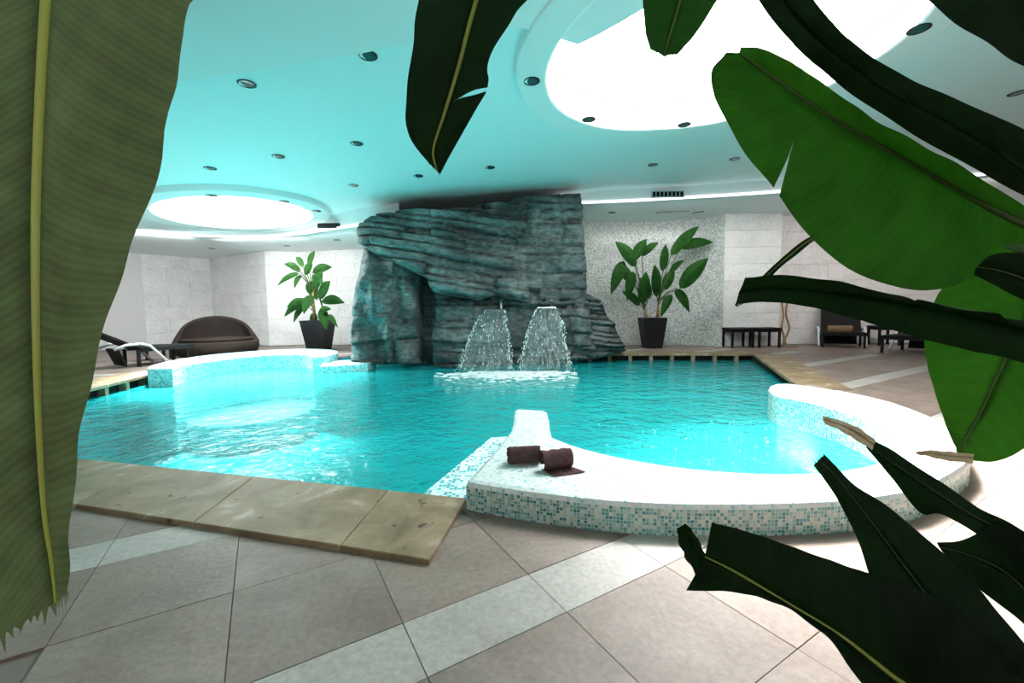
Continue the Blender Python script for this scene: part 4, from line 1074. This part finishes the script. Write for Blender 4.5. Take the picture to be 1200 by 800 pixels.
# left plant -------------------------------------------------------
pl, c = big_plant((-1.15, 0.05, 0), 'banana plant whose huge olive leaf with yellow midrib hangs at the left edge', 1.7)
big_leaf(pl, [(78, -300, .58), (62, -60, .54), (56, 20, .52), (50, 120, .50), (45, 250, .48), (45, 380, .47), (48, 500, .47), (54, 600, .47), (62, 660, .475), (66, 705, .48)],
         [(70, -302, .58), (-150, -60, .60), (-160, 60, .58), (-170, 170, .55), (-170, 280, .52), (-160, 400, .50), (-140, 520, .49), (-100, 640, .48), (-50, 730, .48), (-10, 750, .48)],
         [(86, -302, .58), (238, -60, .46), (226, 15, .45), (208, 110, .44), (186, 215, .44), (148, 315, .44), (116, 420, .45), (95, 520, .455), (84, 620, .46), (80, 694, .475)],
         M['leaf_olive'], M['midrib_bright'], 0.02, 90, 8, mr=0.0075, rag=0.006, fray=0.03, petiole=[(-0.62, .35, 2.0), (-1.0, 0.15, 1.95), (-1.14, .05, 1.65)])
def rag_tip(root, base, mt):
    pass
# plant behind the camera whose leaves hang in from above ---------------
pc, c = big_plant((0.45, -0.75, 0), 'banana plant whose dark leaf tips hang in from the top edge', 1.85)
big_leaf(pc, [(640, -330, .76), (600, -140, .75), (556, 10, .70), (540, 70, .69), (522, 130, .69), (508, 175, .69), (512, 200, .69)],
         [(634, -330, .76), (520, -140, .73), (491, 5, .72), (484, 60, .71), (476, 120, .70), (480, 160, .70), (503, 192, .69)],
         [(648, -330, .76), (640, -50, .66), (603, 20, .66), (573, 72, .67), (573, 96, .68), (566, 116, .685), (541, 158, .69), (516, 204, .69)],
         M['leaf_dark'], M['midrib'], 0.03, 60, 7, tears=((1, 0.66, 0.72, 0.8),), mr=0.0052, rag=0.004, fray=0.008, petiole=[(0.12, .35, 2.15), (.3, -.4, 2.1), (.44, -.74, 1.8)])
big_leaf(pc, [(845, -270, .74), (812, -70, .74), (797, 0, .73), (784, 45, .72), (778, 66, .72)],
         [(840, -270, .74), (752, -70, .75), (753, 0, .74), (757, 42, .73), (762, 58, .72)],
         [(850, -270, .74), (880, -70, .70), (842, 0, .70), (812, 44, .71), (794, 64, .72)],
         M['leaf'], M['midrib_dark'], 0.03, 40, 6, mr=0.004, rag=0.01, fray=0.012, petiole=[(.3, .3, 2.1), (.4, -.4, 2.1), (.45, -.74, 1.85)])
# right plant ------------------------------------------------------
pr, c = big_plant((1.35, 0.42, 0), 'banana plant with many dark and bright leaves filling the right edge', 1.5)
crown = (1.34, .42, 1.3)
big_leaf(pr, [(1240, 283, .66), (1150, 238, .67), (1090, 204, .68), (1030, 170, .69), (980, 142, .70), (940, 115, .71), (905, 90, .72), (880, 72, .72), (866, 62, .72)],
         [(1240, 292, .66), (1175, 288, .68), (1115, 335, .66), (1040, 335, .66), (965, 296, .67), (905, 222, .68), (858, 158, .70), (832, 92, .71), (850, 62, .72)],
         [(1240, 268, .66), (1150, 208, .64), (1090, 174, .65), (1030, 142, .66), (985, 112, .68), (945, 84, .69), (915, 66, .70), (890, 56, .71), (868, 55, .72)],
         M['leaf_bright'], M['midrib_dark'], 0.02, 90, 8, tears=((-1, 0.625, 0.42, 0.35),), mr=0.005, fray=0.012, petiole=[at_y(1300, 315, .64), (1.15, .5, 1.25), crown])
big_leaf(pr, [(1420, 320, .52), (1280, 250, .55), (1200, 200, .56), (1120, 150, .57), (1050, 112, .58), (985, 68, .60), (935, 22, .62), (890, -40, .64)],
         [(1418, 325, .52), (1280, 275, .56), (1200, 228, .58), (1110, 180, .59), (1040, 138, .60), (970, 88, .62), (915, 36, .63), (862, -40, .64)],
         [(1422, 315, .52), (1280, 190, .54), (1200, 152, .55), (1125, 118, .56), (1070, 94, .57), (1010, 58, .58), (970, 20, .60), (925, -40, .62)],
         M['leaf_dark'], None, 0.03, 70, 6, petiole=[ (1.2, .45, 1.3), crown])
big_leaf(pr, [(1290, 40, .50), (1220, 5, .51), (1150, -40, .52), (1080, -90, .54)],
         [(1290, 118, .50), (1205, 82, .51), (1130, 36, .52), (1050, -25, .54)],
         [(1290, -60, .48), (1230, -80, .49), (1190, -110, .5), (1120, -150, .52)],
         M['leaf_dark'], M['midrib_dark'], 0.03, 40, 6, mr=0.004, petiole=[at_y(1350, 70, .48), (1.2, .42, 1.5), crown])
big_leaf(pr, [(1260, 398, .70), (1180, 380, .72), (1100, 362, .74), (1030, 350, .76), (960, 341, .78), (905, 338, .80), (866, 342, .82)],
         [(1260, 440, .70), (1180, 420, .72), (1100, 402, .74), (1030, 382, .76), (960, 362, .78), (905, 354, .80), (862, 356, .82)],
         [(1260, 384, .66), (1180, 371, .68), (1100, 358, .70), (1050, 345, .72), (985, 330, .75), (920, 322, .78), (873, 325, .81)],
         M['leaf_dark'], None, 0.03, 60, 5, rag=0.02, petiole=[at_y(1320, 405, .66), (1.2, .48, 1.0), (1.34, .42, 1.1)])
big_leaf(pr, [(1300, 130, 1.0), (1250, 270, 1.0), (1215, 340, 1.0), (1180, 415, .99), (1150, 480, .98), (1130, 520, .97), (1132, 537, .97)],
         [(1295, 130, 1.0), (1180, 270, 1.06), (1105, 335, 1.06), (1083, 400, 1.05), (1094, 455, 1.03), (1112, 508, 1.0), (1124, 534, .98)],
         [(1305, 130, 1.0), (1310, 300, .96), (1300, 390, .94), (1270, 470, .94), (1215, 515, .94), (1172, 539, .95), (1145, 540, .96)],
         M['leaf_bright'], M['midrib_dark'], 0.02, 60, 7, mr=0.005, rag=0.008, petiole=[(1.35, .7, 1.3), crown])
dl = big_leaf(pr, [(1140, 536, .96), (1115, 534, .94), (1090, 531, .93), (1072, 531, .92)], [(1140, 532, .96), (1115, 529, .94), (1090, 527, .93), (1072, 529, .92)], [(1138, 543, .96), (1110, 540, .94), (1088, 535, .93), (1074, 533, .92)],
              M['dry'], None, 0.05, 24, 3, rag=0.15, name='dry_tip')
dl['label'] = 'tan dried leaf tip'
big_leaf(pr, [(1260, 345, .86), (1215, 332, .88), (1175, 318, .9), (1142, 312, .92)], [(1260, 320, .86), (1215, 300, .88), (1175, 296, .9), (1140, 306, .92)], [(1260, 385, .86), (1215, 360, .88), (1172, 338, .9), (1142, 322, .92)],
         M['leaf_dark'], M['midrib_dark'], 0.03, 30, 5, mr=0.003, petiole=[at_y(1320, 350, .8), (1.25, .6, 1.05), (1.34, .42, 1.15)])
big_leaf(pr, [(1000, 265, 1.2), (975, 275, 1.2), (950, 281, 1.2), (925, 300, 1.2), (902, 320, 1.2), (880, 345, 1.2), (862, 358, 1.2)], [(1000, 260, 1.2), (975, 271, 1.2), (948, 278, 1.2), (922, 297, 1.2), (899, 318, 1.2), (877, 343, 1.2), (861, 357, 1.2)],
         [(1000, 270, 1.18), (975, 279, 1.18), (952, 284, 1.18), (928, 303, 1.18), (905, 323, 1.18), (883, 348, 1.18), (863, 360, 1.18)], M['leaf_dark'], M['midrib'], 0.02, 40, 3, mr=0.004, petiole=[at_y(1100, 250, 1.1), at_y(1250, 300, .9), (1.3, .6, 1.15), (1.34, .42, 1.2)])
# low right leaf, torn into lobes ---------------------------------------
lowroot = [at_y(1290, 880, .50), (1.1, .42, .45), (1.33, .42, .6)]
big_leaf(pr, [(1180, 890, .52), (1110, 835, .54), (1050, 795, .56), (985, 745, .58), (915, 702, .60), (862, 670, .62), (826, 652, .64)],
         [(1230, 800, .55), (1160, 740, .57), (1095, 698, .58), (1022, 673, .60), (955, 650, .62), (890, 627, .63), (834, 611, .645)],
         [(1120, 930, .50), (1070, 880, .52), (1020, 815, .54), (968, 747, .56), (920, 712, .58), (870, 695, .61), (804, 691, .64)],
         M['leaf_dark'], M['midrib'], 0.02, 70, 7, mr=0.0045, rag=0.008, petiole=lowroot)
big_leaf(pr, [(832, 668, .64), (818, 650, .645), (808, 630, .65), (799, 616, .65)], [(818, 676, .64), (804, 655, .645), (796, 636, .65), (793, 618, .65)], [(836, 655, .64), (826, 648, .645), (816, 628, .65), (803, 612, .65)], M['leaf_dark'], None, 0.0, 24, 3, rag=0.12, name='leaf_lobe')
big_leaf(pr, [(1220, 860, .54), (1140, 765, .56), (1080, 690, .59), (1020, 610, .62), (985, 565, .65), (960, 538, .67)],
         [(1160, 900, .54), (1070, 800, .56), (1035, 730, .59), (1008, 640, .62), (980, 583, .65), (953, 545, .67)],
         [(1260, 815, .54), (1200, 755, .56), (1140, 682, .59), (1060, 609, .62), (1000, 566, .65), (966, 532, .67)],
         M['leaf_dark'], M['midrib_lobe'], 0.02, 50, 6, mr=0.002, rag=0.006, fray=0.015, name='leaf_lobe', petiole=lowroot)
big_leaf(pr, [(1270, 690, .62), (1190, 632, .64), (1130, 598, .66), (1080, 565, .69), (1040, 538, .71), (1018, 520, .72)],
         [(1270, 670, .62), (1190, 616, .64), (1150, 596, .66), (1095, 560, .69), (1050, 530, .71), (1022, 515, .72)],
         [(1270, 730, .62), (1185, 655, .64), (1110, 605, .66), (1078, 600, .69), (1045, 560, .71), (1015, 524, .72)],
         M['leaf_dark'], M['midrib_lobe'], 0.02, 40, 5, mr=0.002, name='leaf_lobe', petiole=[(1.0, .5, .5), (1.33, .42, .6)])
dl = big_leaf(pr, [(1024, 522, .715), (1005, 508, .73), (985, 498, .74), (964, 491, .75)], [(1026, 516, .715), (1008, 502, .73), (986, 493, .74), (964, 487, .75)], [(1022, 527, .715), (1002, 515, .73), (984, 504, .74), (966, 496, .75)], M['dry'], None, 0.03, 24, 3, rag=0.12, name='dry_tip')
dl['label'] = 'tan dried leaf tip'
big_leaf(pr, [(1280, 800, .60), (1230, 725, .61), (1180, 672, .63), (1135, 650, .65), (1100, 640, .66)],
         [(1280, 690, .62), (1225, 640, .62), (1175, 612, .64), (1135, 630, .65), (1098, 636, .66)],
         [(1280, 850, .60), (1230, 765, .61), (1190, 722, .63), (1145, 688, .65), (1104, 646, .66)],
         M['leaf_dark'], M['midrib_lobe'], 0.02, 40, 6, mr=0.002, name='leaf_lobe', petiole=[(1.0, .5, .45), (1.33, .42, .6)])
